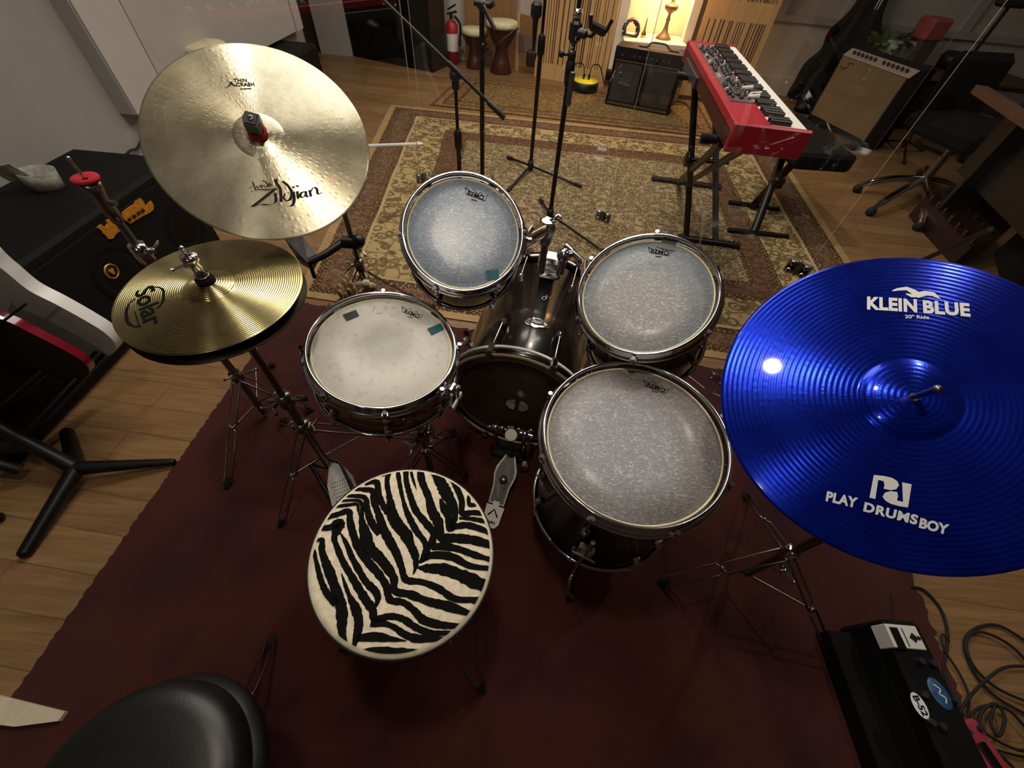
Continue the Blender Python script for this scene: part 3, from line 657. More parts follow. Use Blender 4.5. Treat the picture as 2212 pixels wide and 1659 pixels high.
vs, fs = text_geo('Pearl', .01, .3); x0 = min(v.x for v in vs); x1 = max(v.x for v in vs); ym = max(v.y for v in vs)
def bil(u, v):
    A_, B_, C_, D_ = (1400, 560), (1540, 592), (1552, 545), (1412, 510)
    return tuple((A_[i]*(1-u)+B_[i]*u)*(1-v)+(D_[i]*(1-u)+C_[i]*u)*v for i in (0, 1))
b.add([cyl_on(*(of[i]+bil((v.x-x0)/(x1-x0), v.y/ym)[i]/sc for i in (0, 1)), rs+.0044) for v in vs], fs, False); make('badge_lettering', b, M['white_ink'], bd)
b = MB(); pts = [(1588+32*math.cos(a), 178+24*math.sin(a)) for a in [k*2*PI/14 for k in range(15)]]
b.tube([cyl_on(of[0]+p[0]/sc, of[1]+p[1]/sc, rs+.001) for p in pts], .0011, 6); b.tube([cyl_on(of[0]+p[0]/sc, of[1]+p[1]/sc, rs+.001) for p in [(1615, 190), (1635, 160), (1628, 130)]], .0011, 6)
b.tube([cyl_on(of[0]+p[0]/sc, of[1]+p[1]/sc, rs+.001) for p in [(1670, 160), (1690, 165)]], .001, 6)
make('printed_mark', b, M['white_ink'], bass)
for sx in (-1, 1):     # spurs
    p0 = bass_p(PI/2+sx*2.0, BD-.12, rs); p1 = V((p0.x+(-sx)*-.0+(bF.to_3x3() @ V((math.cos(PI/2+sx*2.0), 0, 0))).x*.16, p0.y+.12, .012))
    b = MB(); b.tube([p0, p1], .007, 10); lg = make('spur', b, M['chrome'], bass)
    b = MB(); b.tube([p1+(p0-p1)*.1, p1], .012, 10); make('rubber_foot', b, M['black_rubber'], lg)

# tom mount standing on the bass drum
mt_base = cyl_on(1190, 585, rs); tmt = thing('tom_mount', 'chrome double tom mount rising from the top of the black bass drum', 'drum hardware', mt_base)
bx = bF.to_3x3()
mb_f = frame(mt_base, (0, 0, 1), bx @ V((1, 0, 0)))
b = MB(); b.box((0, 0, .012), (.085, .125, .026), fr=mb_f, bev=.008); b.box((.0, .005, .045), (.078, .075, .055), fr=mb_f, bev=.014); b.box((-.038, .0, .05), (.03, .05, .07), fr=mb_f, bev=.01); b.box((.038, .0, .05), (.03, .05, .07), fr=mb_f, bev=.01)
for sx in (-.04, .04): b.tube([mb_f @ V((sx, -.03, .055)), mb_f @ V((sx, .05, .055))], .012, 12)
b.box((0, -.045, .022), (.07, .02, .02), fr=mb_f, bev=.004); make('mount_plate', b, M['chrome'], tmt)
P1 = at(1169, 588, .59); p1t = at(1176, 492, .80); p1t = V((P1.x, P1.y, above(P1, 0, 495).z)); P2 = at(1211, 590, .58); p2t = V((P2.x, P2.y, P2.z+.075))
b = MB(); b.tube([P1, p1t], .0125, 14); make('post', b, M['dull_chrome'], tmt)
b = MB(); b.tube([P2, p2t], .0125, 14); make('post', b, M['dull_chrome'], tmt)
a1 = t1F @ V((t1R+.010, .02, -.07)); j1 = p1t
b = MB(); b.sphere(j1, .030, 12); b.tube([j1+V((-.004, -.040, -.002)), j1+V((-.004, .036, .002))], .024, 16); b.tube([j1+V((0, 0, -.05)), j1+V((0, 0, .03))], .021, 14); b.tube([j1, a1], .021, 14); make('tilter', b, M['chrome'], tmt)
b = MB(); b.box(a1, (.03, .085, .085), t1F.to_3x3(), bev=.014); b.tube([a1+V((0, -.03, .03)), a1+V((.03, -.03, .03))], .009, 8); b.tube([a1, a1+V((.03, .04, .03))], .008, 8); make('tom_bracket', b, M['chrome'], tmt)
b = MB(); b.tube([j1+V((.0, .01, .02)), j1+V((.024, -.0, .04))], .006, 8); b.tube(smooth_pts([j1+V((.018, 0, .036)), j1+V((.03, .01, .046)), j1+V((.04, .0, .044))], 3), .005, 8); make('wing_bolt', b, M['chrome'], tmt)
a2 = t2F @ V((-t2R-.006, .03, -.09)); q1 = at(1222, 532, p2t.z+.02); q2 = at(1262, 568, p2t.z)
b = MB(); b.sphere(p2t, .026, 12); b.tube([p2t, q1+(q2-q1)*.4], .015, 12); b.tube([q1, q2], .011, 12); b.tube([q1, q1+(q2-q1)*.35], .015, 12); b.tube([q2, a2], .012, 12); make('tilter', b, M['chrome'], tmt)
b = MB(); b.box(a2, (.024, .075, .075), t2F.to_3x3(), bev=.012); make('tom_bracket', b, M['chrome'], tmt)

# ================================================================== CYMBALS
def cym(name, label, cat, c, n, R, bell_r, bell_h, bow, mats, thick=.0016, group=None, hole=.008):
    fr = frame(c, n); t = thing(name, label, cat, fr=fr, group=group)
    def h(r):
        if r >= bell_r: u = (R-r)/(R-bell_r); return bow*(1-(1-u)**1.7) if u > 0 else 0
        u = r/bell_r; return bow+bell_h*(math.sqrt(max(1-u*u*.86, 0))-math.sqrt(.14))
    rsx = [hole]+[bell_r*k/10 for k in range(1, 10)]+[bell_r*.98, bell_r, bell_r*1.03]+[bell_r*1.03+(R-bell_r*1.03)*k/40 for k in range(1, 41)]
    rsx = [r for r in rsx if r >= hole]
    b = MB(); b.lathe([(r, h(r)) for r in rsx]+[(R, -thick*.6)], fr, 160); body = make('cymbal_body', b, mats[0], t)
    b = MB(); b.lathe([(r, h(r)-thick) for r in rsx], fr, 96); make('underside', b, mats[1], body)
    return fr, t, h, body
def put(b, fr, h, s, A, B, U, **kw):
    a_, b_, u_ = on(fr, *A, h), on(fr, *B, h), on(fr, *U, h)
    if 'caph' in kw: U2 = kw.pop('caph'); kw['hscale'] = (on(fr, *U2, h)-a_).length
    o_, f_ = text_on(b, s, a_, b_, (u_-a_)[:2], h, **kw); b.add(o_, f_, False, fr)

CR_C, CR_N = V((-.613, .946, 1.067)), V((.335, -.654, 1))
crF, crash, crH, crB = cym('crash_cymbal', 'large pale bronze thin crash cymbal with red and black wing cap', 'cymbal', CR_C, CR_N, .229, .052, .010, .018, (M['crash_bronze'], M['cymbal_underside']))
b = MB(); g = lambda x, y: on(crF, x/3.16, 300+y/3.16, crH)
nib = math.atan2(*((g(1750, 332)-g(1700, 340)).yx))-.2
ST = [([(1712, 366), (1740, 350), (1800, 347), (1850, 346), (1888, 334)], 1.0), ([(1882, 340), (1830, 380), (1780, 420), (1722, 464)], 1.25), ([(1722, 464), (1780, 448), (1830, 450), (1868, 442), (1880, 425)], 1.0),
      ([(1878, 372), (1884, 400), (1884, 432)], .9), ([(1880, 275), (1890, 305), (1912, 340), (1918, 385), (1920, 430)], 1.0),
      ([(1930, 290), (1965, 320), (1990, 360), (1988, 400), (1960, 425), (1938, 405), (1945, 375), (1975, 365)], 1.0),
      ([(2003, 362), (2008, 400), (2004, 440), (1985, 460), (1965, 458)], 1.0), ([(2030, 358), (2032, 385), (2036, 408)], .9), ([(2088, 358), (2058, 368), (2050, 392), (2072, 400), (2088, 372)], .9), ([(2088, 358), (2090, 385), (2102, 398)], .9),
      ([(2112, 350), (2118, 372), (2122, 394)], .9), ([(2120, 365), (2140, 332), (2162, 342), (2168, 370), (2182, 378), (2196, 366)], .9), ([(2000, 325), (2006, 335)], .9), ([(2027, 318), (2033, 328)], .9)]
for pts, kk in ST: ribbon(b, smooth_pts([g(*p) for p in pts], 5), .0052*kk, crF, crH, nib=nib+.2, lift=.0008)
for pts in ([(1678, 350), (1700, 340), (1735, 305)], [(1722, 292), (1735, 320), (1745, 347)], [(1702, 335), (1740, 332)], [(1752, 322), (1762, 338), (1775, 315)], [(1782, 330), (1798, 318), (1785, 316), (1786, 334), (1800, 330)],
            [(1790, 283), (1815, 295), (1828, 318), (1812, 330), (1802, 318), (1818, 308)], [(1832, 310), (1834, 326)], [(1852, 300), (1840, 303), (1852, 318), (1842, 325)]):
    ribbon(b, smooth_pts([g(*p) for p in pts], 4), .0022, crF, crH, nib=nib+.2, lift=.0008)
make('printed_logo', b, M['grey_ink'], crB)
b = MB(); put(b, crF, crH, 'THIN', (505.5, 177.5), (534, 176.5), (505, 170), off=.03); put(b, crF, crH, 'CRASH', (511, 186.5), (550, 185.5), (511, 178), off=.03); ribbon(b, [on(crF, 518, 192.5, crH), on(crF, 543, 191.5, crH)], .0016, crF, crH)
for pts in ([(1535, 598), (1555, 595), (1580, 560)], [(1572, 558), (1590, 580), (1612, 588)]):
    ribbon(b, smooth_pts([on(crF, p[0]/3.16, p[1]/3.16, crH) for p in pts], 4), .004, crF, crH, nib=nib+.2)
make('printed_text', b, M['grey_ink'], crB)

HT_C, HT_N = V((-.648, .631, .890)), V((.011, -.058, 1))
htF, hat, htH, htB = cym('hi_hat_cymbal', 'upper brass hi-hat cymbal with black printed logo', 'cymbal', HT_C, HT_N, .178, .05, .018, .012, (M['hat_brass'], M['cymbal_underside']), group='hi-hat pair')
b = MB(); put(b, htF, htH, 'Solar', (292, 630), (313, 709), (335, 622), off=.018, caph=(333, 616))
g = lambda x, y: on(htF, x/3.16, 300+y/3.16, htH)
ribbon(b, smooth_pts([g(*p) for p in ((1015, 1030), (1070, 1012), (1112, 1030), (1118, 1080), (1100, 1130), (1070, 1160))], 5), [.001]+[.003]*8+[.0048]*10+[.003]*6+[.001], htF, htH)
ribbon(b, smooth_pts([g(*p) for p in ((925, 1090), (880, 1130), (862, 1190), (868, 1245), (905, 1280), (965, 1280))], 5), [.001]+[.003]*6+[.0055]*12+[.003]*6+[.001], htF, htH)
ribbon(b, [on(htF, 291, 672, htH), on(htF, 301, 706, htH)], .0022, htF, htH)
make('printed_logo', b, M['black_ink'], htB)
lo_c = HT_C-V((.0, .0, .028)); lf = frame(lo_c, HT_N)
b = MB(); prof = [(.009, -.014)]+[(r, -.012+.012*(r-.05)/.128*1.0) for r in (.05, .09, .13)]+[(.178, 0)]
b.lathe([(r, -htH(r)) for r in (.009, .02, .035, .05, .09, .13, .178)]+[(.178, .0015)]+[(r, -htH(r)+.002) for r in (.13, .09, .05)], lf, 128)
b.v = [p for p in b.v]
t = thing('hi_hat_cymbal', 'lower hi-hat cymbal, dark underside showing below the brass top one', 'cymbal', fr=lf, group='hi-hat pair'); make('cymbal_body', b, M['cymbal_underside'], t)

RD_C, RD_N = V((.615, .412, .980)), V((-.39, -.478, 1))
rdF, ride, rdH, rdB = cym('ride_cymbal', 'huge glossy cobalt blue ride cymbal with white lettering', 'cymbal', RD_C, RD_N, .254, .063, .022, .024, (M['blue_lacquer'], M['cymbal_underside']), hole=.006)
b = MB()
put(b, rdF, rdH, 'KLEIN', (1872.5, 667), (1981, 674), (1872, 640), off=.045, caph=(1873, 641), space=1.06); put(b, rdF, rdH, 'BLUE', (1994, 675), (2096, 683), (1994, 650), off=.045, caph=(1995, 649), space=1.06)
put(b, rdF, rdH, '20" Ride', (1954.5, 687.5), (2007, 689.5), (1954, 680), off=.02)
g = lambda x, y: on(rdF, 1512+x/3.16, 400+y/3.16, rdH)
for pts, ws in (([(1312, 722), (1350, 712), (1410, 706), (1450, 725), (1490, 750), (1540, 738), (1590, 745), (1640, 778)], [.002, .005, .007, .009, .012, .009, .008, .001]), ([(1405, 742), (1440, 755), (1490, 752)], [.002, .006, .008])):
    P = [g(*p) for p in pts]; ribbon(b, P, ws, rdF, rdH)
put(b, rdF, rdH, 'PLAY', (1783, 1081), (1850, 1096.5), (1786, 1062), off=.045, caph=(1787.5, 1061), space=1.06); put(b, rdF, rdH, 'DRUMS', (1864, 1103), (1980, 1133), (1868, 1085), off=.045, caph=(1867.5, 1084), space=1.12); put(b, rdF, rdH, 'BOY', (1984, 1138.5), (2047, 1154.5), (1988, 1119), off=.045, caph=(1987.5, 1118))
g2 = lambda x, y: on(rdF, 1512+x/3.16, 900+y/3.16, rdH)
for poly in ([(1185, 398), (1255, 405), (1310, 418), (1345, 440), (1357, 468), (1338, 495), (1300, 502), (1252, 492), (1258, 465), (1250, 440), (1215, 432), (1195, 562), (1155, 552)],
             [(1378, 448), (1443, 462), (1418, 620), (1365, 612), (1300, 595), (1262, 572), (1244, 545), (1262, 518), (1300, 508), (1345, 515), (1350, 545), (1342, 572), (1384, 582)]):
    b.add([(p.x, p.y, p.z+.0008) for p in [g2(*q) for q in poly]], [tuple(range(len(poly)))], False, rdF)
make('printed_logo', b, M['white_ink'], rdB)

# ================================================================== STANDS AND HARDWARE
def loopleg(b, p0, p1, w, r=.0035):     # flat two-rod leg
    p0, p1 = V(p0), V(p1); t = (p1-p0).normalized(); s = t.cross(V((0, 0, 1))).normalized()*w/2
    L = (p1-p0).length; a = p0+t*L*.06; c = p1-t*L*.06
    b.tube([p0, a+s, c+s, p1, c-s, a-s], r, 8, closed=True)
def foot(b, p, d, r=.011):
    d = V(d).normalized(); b.tube([p-d*.03, p-d*.01, p+d*.012], [r*.8, r*1.1, r*.9], 12)
def stand_legs(t, joint, hub_z, feet, mt, w=.03):
    for f in feet:
        f = V(f); top = V((joint.x, joint.y, joint.z)); mid = top+(f-top)*.48; b = MB(); loopleg(b, top, mid, w); loopleg(b, mid, f, w)
        lg = make('leg', b, mt, t)
        b = MB(); foot(b, f, f-mid); make('rubber_foot', b, M['black_rubber'], lg)
        b = MB(); b.tube([mid, V((joint.x, joint.y, hub_z))], .0035, 8); b.sphere(mid, .008, 6); make('brace', b, mt, lg)
def wing(b, p, d, s=.03):
    p = V(p); d = V(d).normalized(); u = d.cross(V((0, 0, 1))).normalized() if abs(d.z) < .9 else V((1, 0, 0))
    b.tube([p-d*.004, p+d*.012], .007, 10); b.tube(smooth_pts([p+d*.012, p+d*.02+u*s*.5, p+d*.026+u*s*.9], 4), [.004]*8+[.0055], 8); b.tube(smooth_pts([p+d*.012, p+d*.02-u*s*.5, p+d*.026-u*s*.9], 4), [.004]*8+[.0055], 8)
# hi-hat stand with pedal
hb = V((HT_C.x, HT_C.y, 0)); t = thing('hi_hat_stand', 'dull chrome hi-hat stand with ribbed footboard pedal, left of the snare', 'drum hardware', hb)
jt = V((hb.x, hb.y, .36))
b = MB(); b.tube([hb+V((0, 0, .05)), jt+V((0, 0, .14))], .0125, 14); b.tube([jt+V((0, 0, .12)), V((hb.x, hb.y, .855))], .0095, 14); make('pole', b, M['dull_chrome'], t)
jc = at(605, 845, .47); jc = V((hb.x, hb.y, .50)); b = MB(); b.lathe([(.001, -.025), (.02, -.025), (.02, .025), (.001, .025)], Matrix.Translation(jc), 16); b.tube([jc+V((-.045, -.01, 0)), jc+V((.05, .01, 0))], .007, 8); b.box(jc+V((.045, .01, 0)), (.03, .012, .022), bev=.004); wing(b, jc+V((-.02, -.02, .0)), (-.3, -1, 0)); make('height_clamp', b, M['dull_chrome'], t)
b = MB(); b.lathe([(.001, -.02), (.022, -.02), (.022, .02), (.001, .02)], Matrix.Translation(jt), 16); wing(b, jt+V((.02, 0, 0)), (1, .2, .2)); b.box(jt+V((0, .0, 0)), (.06, .03, .02), bev=.004); make('leg_collar', b, M['dull_chrome'], t)
stand_legs(t, jt, .16, [at(607, 1132, .012), hb+V((-.30, .22, .012)), hb+V((.29, .20, .012))], M['dull_chrome'], .034)
b = MB(); b.tube([V((hb.x, hb.y, .86)), V((hb.x, hb.y, .86))+htF.to_3x3() @ V((0, 0, .135))], .0032, 8)
rt = V((hb.x, hb.y, .86))+htF.to_3x3() @ V((0, 0, .135)); b.sphere(rt, .0048, 8); make('pull_rod', b, M['chrome'], t)
hz = htH(.009); b = MB(); b.lathe([(.005, hz), (.017, hz), (.018, hz+.008), (.015, hz+.012), (.005, hz+.012)], htF, 24); make('felt', b, M['black_cloth'], t)
b = MB(); b.lathe([(.004, hz+.012), (.013, hz+.012), (.013, hz+.02), (.0095, hz+.022), (.0095, hz+.05), (.015, hz+.052), (.015, hz+.064), (.004, hz+.064)], htF, 24)
wl = htF @ V((-.012, .004, hz+.035)); wing(b, wl, htF.to_3x3() @ V((-1, .2, -.1)), .026); make('clutch', b, M['chrome'], t)
# pedal
pf0, pf1 = at(722, 1000, .10), at(760, 1115, .02)
d = (pf1-pf0).normalized(); sd = d.cross(V((0, 0, 1))).normalized(); up_ = sd.cross(d).normalized()
ff = Matrix((sd, d, up_)).transposed().to_4x4(); ff.translation = pf0
L = (pf1-pf0).length+.10
b = MB(); b.prism([(-.018, 0), (.018, 0), (.045, .07), (.05, .14), (.036, L), (-.036, L), (-.05, .14), (-.045, .07)], -.003, .003, ff); fb = make('footboard', b, M['pedal_steel'], t)
b = MB(); rd = random.Random(4)
for i in range(12):
    for j in range(-3, 4): b.sphere(ff @ V((j*.009+(i % 2)*.0045, .07+i*.013, .0035)), .0021, 4)
make('grip_studs', b, M['dull_chrome'], fb)
b = MB(); cx = V((hb.x, hb.y, 0)); b.tube([cx+V((-.07, -.0, .09)), cx+V((-.02, .02, .12)), cx+V((.05, 0, .12)), cx+V((.09, -.05, .09))], .006, 8); b.tube([cx+V((-.07, 0, .09)), pf1+V((-.04, .0, .0))], .007, 8); b.tube([cx+V((.09, -.05, .09)), pf1+V((.05, 0, 0))], .007, 8); b.tube([cx+V((0, 0, .06)), cx+V((-.07, 0, .09))], .006, 8); make('pedal_frame', b, M['black_metal'], t)
b = MB(); b.tube([pf0, V((hb.x, hb.y, .10))], .004, 6); make('pull_chain', b, M['dull_chrome'], t)
# red-felt stand
sb = at(578, 900, 0); top = above(sb, 0, 382); t = thing('cymbal_stand', 'empty cymbal stand topped with a red felt washer beside the black cabinet', 'drum hardware', sb)
jz = above(sb, 0, 812).z; jn = V((sb.x, sb.y, jz)); mid = V((sb.x, sb.y, above(sb, 0, 545).z)); tz = top.z
b = MB(); b.tube([sb+V((0, 0, .03)), jn], .0125, 12); b.tube([jn, mid], .0125, 12); b.tube([mid, V((sb.x, sb.y, tz-.11))], .0095, 12); make('pole', b, M['dull_chrome'], t)
b = MB(); b.lathe([(.001, -.025), (.019, -.025), (.021, .0), (.019, .025), (.001, .025)], Matrix.Translation(mid), 16); wing(b, mid+V((.018, .005, .0)), (1, .4, .6), .028); make('height_clamp', b, M['chrome'], t)
b = MB(); b.lathe([(.001, -.11), (.012, -.11), (.016, -.08), (.014, -.05), (.019, -.03), (.024, -.012), (.001, -.012)], Matrix.Translation(V((sb.x, sb.y, tz))), 16); b.tube([V((sb.x-.02, sb.y, tz-.06)), V((sb.x+.03, sb.y, tz-.06))], .006, 8); make('tilter', b, M['dull_chrome'], t)
b = MB(); b.lathe([(.006, -.010), (.026, -.010), (.028, -.004), (.026, .001), (.012, -.002), (.006, -.004)], Matrix.Translation(V((sb.x, sb.y, tz))), 32); make('felt_washer', b, M['red_felt'], t)
b = MB(); b.tube([V((sb.x, sb.y, tz-.02)), V((sb.x-.003, sb.y, tz+.040))], .003, 8); b.sphere(V((sb.x-.003, sb.y, tz+.040)), .0045, 8); make('threaded_rod', b, M['chrome'], t)
stand_legs(t, jn, .10, [at(492, 1047, .012), sb+V((.22, -.02, .012)) if False else at(672, 885, .012), sb+V((-.10, .28, .012))], M['dull_chrome'], .03)
b = MB(); b.lathe([(.001, -.02), (.02, -.02), (.02, .02), (.001, .02)], Matrix.Translation(jn), 16); wing(b, jn+V((.0, -.018, .01)), (.5, -.3, 1), .03); make('leg_collar', b, M['dull_chrome'], t)
# crash stand with tilted boom, holding the crash
pb = at(790, 620, .30); pb = V((pb.x, pb.y, 0)); ptop = above(pb, 0, 440)
t = thing('cymbal_stand', 'dark chrome cymbal stand behind the snare carrying the thin crash', 'drum hardware', pb)
b = MB(); b.tube([pb+V((0, 0, .02)), V((pb.x, pb.y, .42))], .0125, 12); b.tube([V((pb.x, pb.y, .42)), V((pb.x, pb.y, .84))], .0105, 12); make('pole', b, M['dull_chrome'], t)
b = MB(); b.lathe([(.001, -.025), (.02, -.025), (.02, .025), (.001, .025)], Matrix.Translation(V((pb.x, pb.y, .42))), 16); wing(b, V((pb.x-.018, pb.y-.01, .42)), (-1, -.4, 0)); make('height_clamp', b, M['dull_chrome'], t)
cu = crF @ V((0, 0, -.02)); cm = crF @ V((0, 0, crH(.01)))
b = MB(); b.tube([V((pb.x, pb.y, .84)), cu+V((0, 0, -.05)), cu], .009, 10); make('boom_arm', b, M['dull_chrome'], t)
b = MB(); b.tube([cu, crF @ V((0, 0, crH(.01)+.03))], .004, 8); make('threaded_rod', b, M['chrome'], t)
hz = crH(.009)
b = MB(); b.lathe([(.004, hz-.002), (.019, hz), (.020, hz+.008), (.018, hz+.018), (.004, hz+.018)], crF, 24); make('felt_washer', b, M['red_felt'], t)
b = MB(); b.prism([(-.013, -.015), (.013, -.015), (.0165, 0), (.013, .015), (-.013, .015), (-.0165, 0)], hz+.018, hz+.046, crF); b.prism([(-.010, -.012), (.010, -.012), (.010, .012), (-.010, .012)], hz+.046, hz+.049, crF); nt = make('wing_cap', b, M['cap_black'], t)
b = MB(); b.lathe([(.0035, hz+.0495), (.0055, hz+.0495), (.0055, hz+.051), (.0035, hz+.051)], crF, 16); make('eyelet', b, M['dull_chrome'], nt)
stand_legs(t, V((pb.x, pb.y, .40)), .14, [pb+V((.1, .30, .018)), pb+V((-.2, -.26, .012)), pb+V((.27, -.22, .012))], M['dull_chrome'], .03)
# ride stand
rb = V((.81, .39, 0)); t = thing('cymbal_stand', 'chrome cymbal stand with flat double legs under the blue ride', 'drum hardware', rb)
rj = at(1705, 1195, .33); rb = V((rj.x, rj.y, 0)); t.location = rb; ROOT[t.name] = Matrix.Translation(rb)
b = MB(); b.tube([rb+V((0, 0, .10)), V((rb.x, rb.y, .80))], .0115, 12); make('pole', b, M['dull_chrome'], t)
ru = rdF @ V((0, 0, -.03)); b = MB(); b.tube([V((rb.x, rb.y, .80)), V((rb.x, rb.y, .86)), ru], .008, 10); make('boom_arm', b, M['dull_chrome'], t)
hz = rdH(.007); b = MB(); b.tube([ru, rdF @ V((0, 0, hz+.006))], .004, 8); b.tube([rdF @ V((0, 0, hz)), rdF @ V((0, 0, hz+.050))], .0042, 10); b.sphere(rdF @ V((0, 0, hz+.050)), .006, 8); make('threaded_rod', b, M['dull_chrome'], t)
b = MB(); b.lathe([(.001, -.03), (.019, -.03), (.022, .0), (.019, .03), (.001, .03)], Matrix.Translation(rj), 16); b.tube([rj+V((0, -.01, -.02)), rj+V((.0, -.045, -.05))], .014, 12); wing(b, rj+V((0, -.03, -.03)), (-.6, -1, -.3), .03); make('leg_collar', b, M['chrome'], t)
stand_legs(t, rj, .10, [at(1612, 1066, .012), at(1430, 1257, .012), at(1803, 1437, .012)], M['dull_chrome'], .034)

# black clip arm clamped to the crash stand
cl = V((pb.x, pb.y, above(pb, 0, 521).z)); t = thing('clamp_arm', 'black clip-on arm with a square head gripping the pole below the crash', 'clamp', cl)
e1 = at(700, 551, cl.z-.02); e2 = at(668, 566, cl.z-.03)
b = MB(); b.tube([cl+V((.03, -.01, .0)), cl+V((-.035, -.012, 0))], .024, 14); b.tube([cl+V((-.03, -.01, 0)), e1], .0145, 12); b.tube([e1, e2], .014, 12); b.sphere(cl+V((.03, -.01, .01)), .026, 10); make('arm', b, M['black_plastic'], t)
hf = [at(612, 512, e2.z+.03), at(652, 508, e2.z+.03), at(682, 548, e2.z), at(668, 572, e2.z-.01), at(640, 556, e2.z-.01)]
b = MB(); nv = len(hf); b.add([p for p in hf]+[p+V((0, .01, -.035)) for p in hf], [tuple(range(nv))[::-1], tuple(range(nv, 2*nv))]+[(i, (i+1) % nv, nv+(i+1) % nv, nv+i) for i in range(nv)], False); b.tube([e2, e2+V((.0, -.005, -.07))], .008, 8); make('head', b, M['black_plastic'], t)
b = MB(); b.tube(smooth_pts([cl+V((.03, -.03, -.02)), cl+V((.045, -.035, -.02)), cl+V((.06, -.045, -.03))], 4), .0035, 8); b.sphere(cl+V((.06, -.045, -.03)), .006, 8); make('thumb_screw', b, M['chrome'], t)

# stick holder of mallets and sticks behind the snare
mh = at(745, 635, .50); mb0 = V((pb.x-.03, pb.y-.06, .30)); t = thing('stick_holder', 'brown tubular stick holder strapped to the stand behind the snare', 'holder', mb0)
hd_ = at(752, 655, .44); b = MB(); b.lathe([(.001, -.14), (.04, -.14), (.05, 0), (.047, 0), (.038, -.13), (.001, -.13)], Matrix.Translation(hd_), 24); make('holder_body', b, M['dark_brown'], t)
def stick(px, py, z, rtip, mt, label, grp=None, kind='drumstick', cat='drumstick'):
    tip = at(px, py, z); low = hd_+V(((tip.x-hd_.x)*.25, (tip.y-hd_.y)*.25, -.11)); d = (tip-low).normalized()
    t = thing(kind, label, cat, low, group=grp)
    b = MB(); b.tube([low, tip-d*.02], .0058, 8); make('shaft', b, M['stick_wood'], t)
    b = MB(); b.tube([tip-d*.024, tip-d*.014, tip-d*.004, tip+d*.004, tip+d*.010], [.0055, rtip, rtip*1.05, rtip*.8, .001], 12); make('tip', b, mt, t)
rd = random.Random(9)
for (px, py) in ((743, 607), (732, 617), (733, 630), (753, 627), (747, 636), (748, 598), (757, 612), (764, 622)):
    stick(px, py, .53+rd.uniform(-.02, .02), .0085, M['stick_wood'], 'pale wooden drumstick in the brown holder behind the snare, butt end up', 'drumsticks in the holder')
stick(791, 611, .56, .0165, M['bead_ivory'], 'felt mallet with a round ivory head in the brown stick holder', kind='mallet', cat='mallet')
stick(804, 617, .55, .015, M['stick_wood'], 'mallet with an oval tan head, rightmost in the stick holder', kind='mallet', cat='mallet')
stick(776, 613, .54, .012, M['stick_wood'], 'slim mallet between the ivory one and the drumsticks', kind='mallet', cat='mallet')
stick(782, 630, .53, .011, M['bead_ivory'], 'short mallet in front of the round ivory one', kind='mallet', cat='mallet')

# snare stand
sp = V((SN_C[0]+.02, SN_C[1]-.02, 0)); sj = at(915, 950, .40); sb2 = V((sj.x, sj.y, 0)); t = thing('snare_stand', 'chrome snare stand with bent wire legs, half hidden under the snare', 'drum hardware', sb2)
b = MB(); b.tube([sb2+V((0, 0, .08)), V((sj.x, sj.y, .46))], .011, 12); make('pole', b, M['dull_chrome'], t)
b = MB(); b.sphere(V((sj.x, sj.y, .46)), .022, 10); b.tube([sj+V((-.03, 0, .02)), sj+V((.03, .01, .05))], .015, 12); wing(b, sj+V((-.02, -.02, .0)), (-1, -.6, -.2), .03); b.box(sj+V((.01, 0, .03)), (.045, .03, .05), bev=.008); b.tube([sj+V((0, -.02, -.05)), sj+V((0, .02, -.05))], .012, 10); make('tilter', b, M['chrome'], t)
for a in (-.9, 1.2, 3.2):
    e = snF @ V((.165*math.cos(a), .165*math.sin(a), -.152)); e2_ = snF @ V((.200*math.cos(a), .200*math.sin(a), -.148)); e3_ = snF @ V((.204*math.cos(a), .204*math.sin(a), -.115))
    b = MB(); b.tube(smooth_pts([V((sj.x, sj.y, .47)), e, e2_, e3_], 4), .005, 8); ba = make('basket_arm', b, M['chrome'], t)
    b = MB(); b.tube([e2_+V((0, 0, -.005)), e3_], .009, 10); make('rubber_grip', b, M['black_rubber'], ba)
for f_ in (at(1005, 1027, .012), at(858, 1055, .012), V((sj.x+.02, sj.y+.28, .012))):
    tp = V((sj.x, sj.y, .36)); md = tp+(f_-tp)*.45; b = MB(); loopleg(b, tp, md, .04); loopleg(b, md, f_, .045); lg = make('leg', b, M['dull_chrome'], t)
    b = MB(); foot(b, f_, f_-md); make('rubber_foot', b, M['black_rubber'], lg)

# bass drum pedal
kp = bass_p(-PI/2, -.03, BR-.02); kp.z = .02
t = thing('bass_drum_pedal', 'silver bass drum pedal with tapered footboard clamped to the batter hoop', 'drum hardware', kp)
h0 = at(1062, 1122, .015); h1 = at(1106, 975, .11); d = (h1-h0).normalized(); sd = V((d.y, -d.x, 0)).normalized(); up_ = sd.cross(d).normalized(); kf = Matrix((sd, d, up_)).transposed().to_4x4(); kf.translation = h0; KL = (h1-h0).length
def outline(sc_): return [(-.030*sc_, .055), (.030*sc_, .055), (.032*sc_, .12), (.042*sc_, .19*KL/.3), (.040*sc_, .22*KL/.3), (.012*sc_, KL), (-.012*sc_, KL), (-.040*sc_, .22*KL/.3), (-.042*sc_, .19*KL/.3), (-.032*sc_, .12)]
b = MB(); b.prism(outline(1), -.002, .004, kf); fb = make('footboard', b, M['pedal_steel'], t)
b = MB(); b.prism([(x_*.82, .055+(y_-.055)*.93+.006) for x_, y_ in outline(1)], .004, .0055, kf); make('board_inlay', b, M['inlay_grey'], fb)
b = MB(); cc = V((0, .17*KL/.3))
for s1 in (.034, .024): b.tube([kf @ V((cc.x+s1*x_, cc.y+s1*2.0*y_, .0065)) for x_, y_ in ((0, 1), (.75, 0), (0, -1), (-.75, 0))], .0014, 6, closed=True)
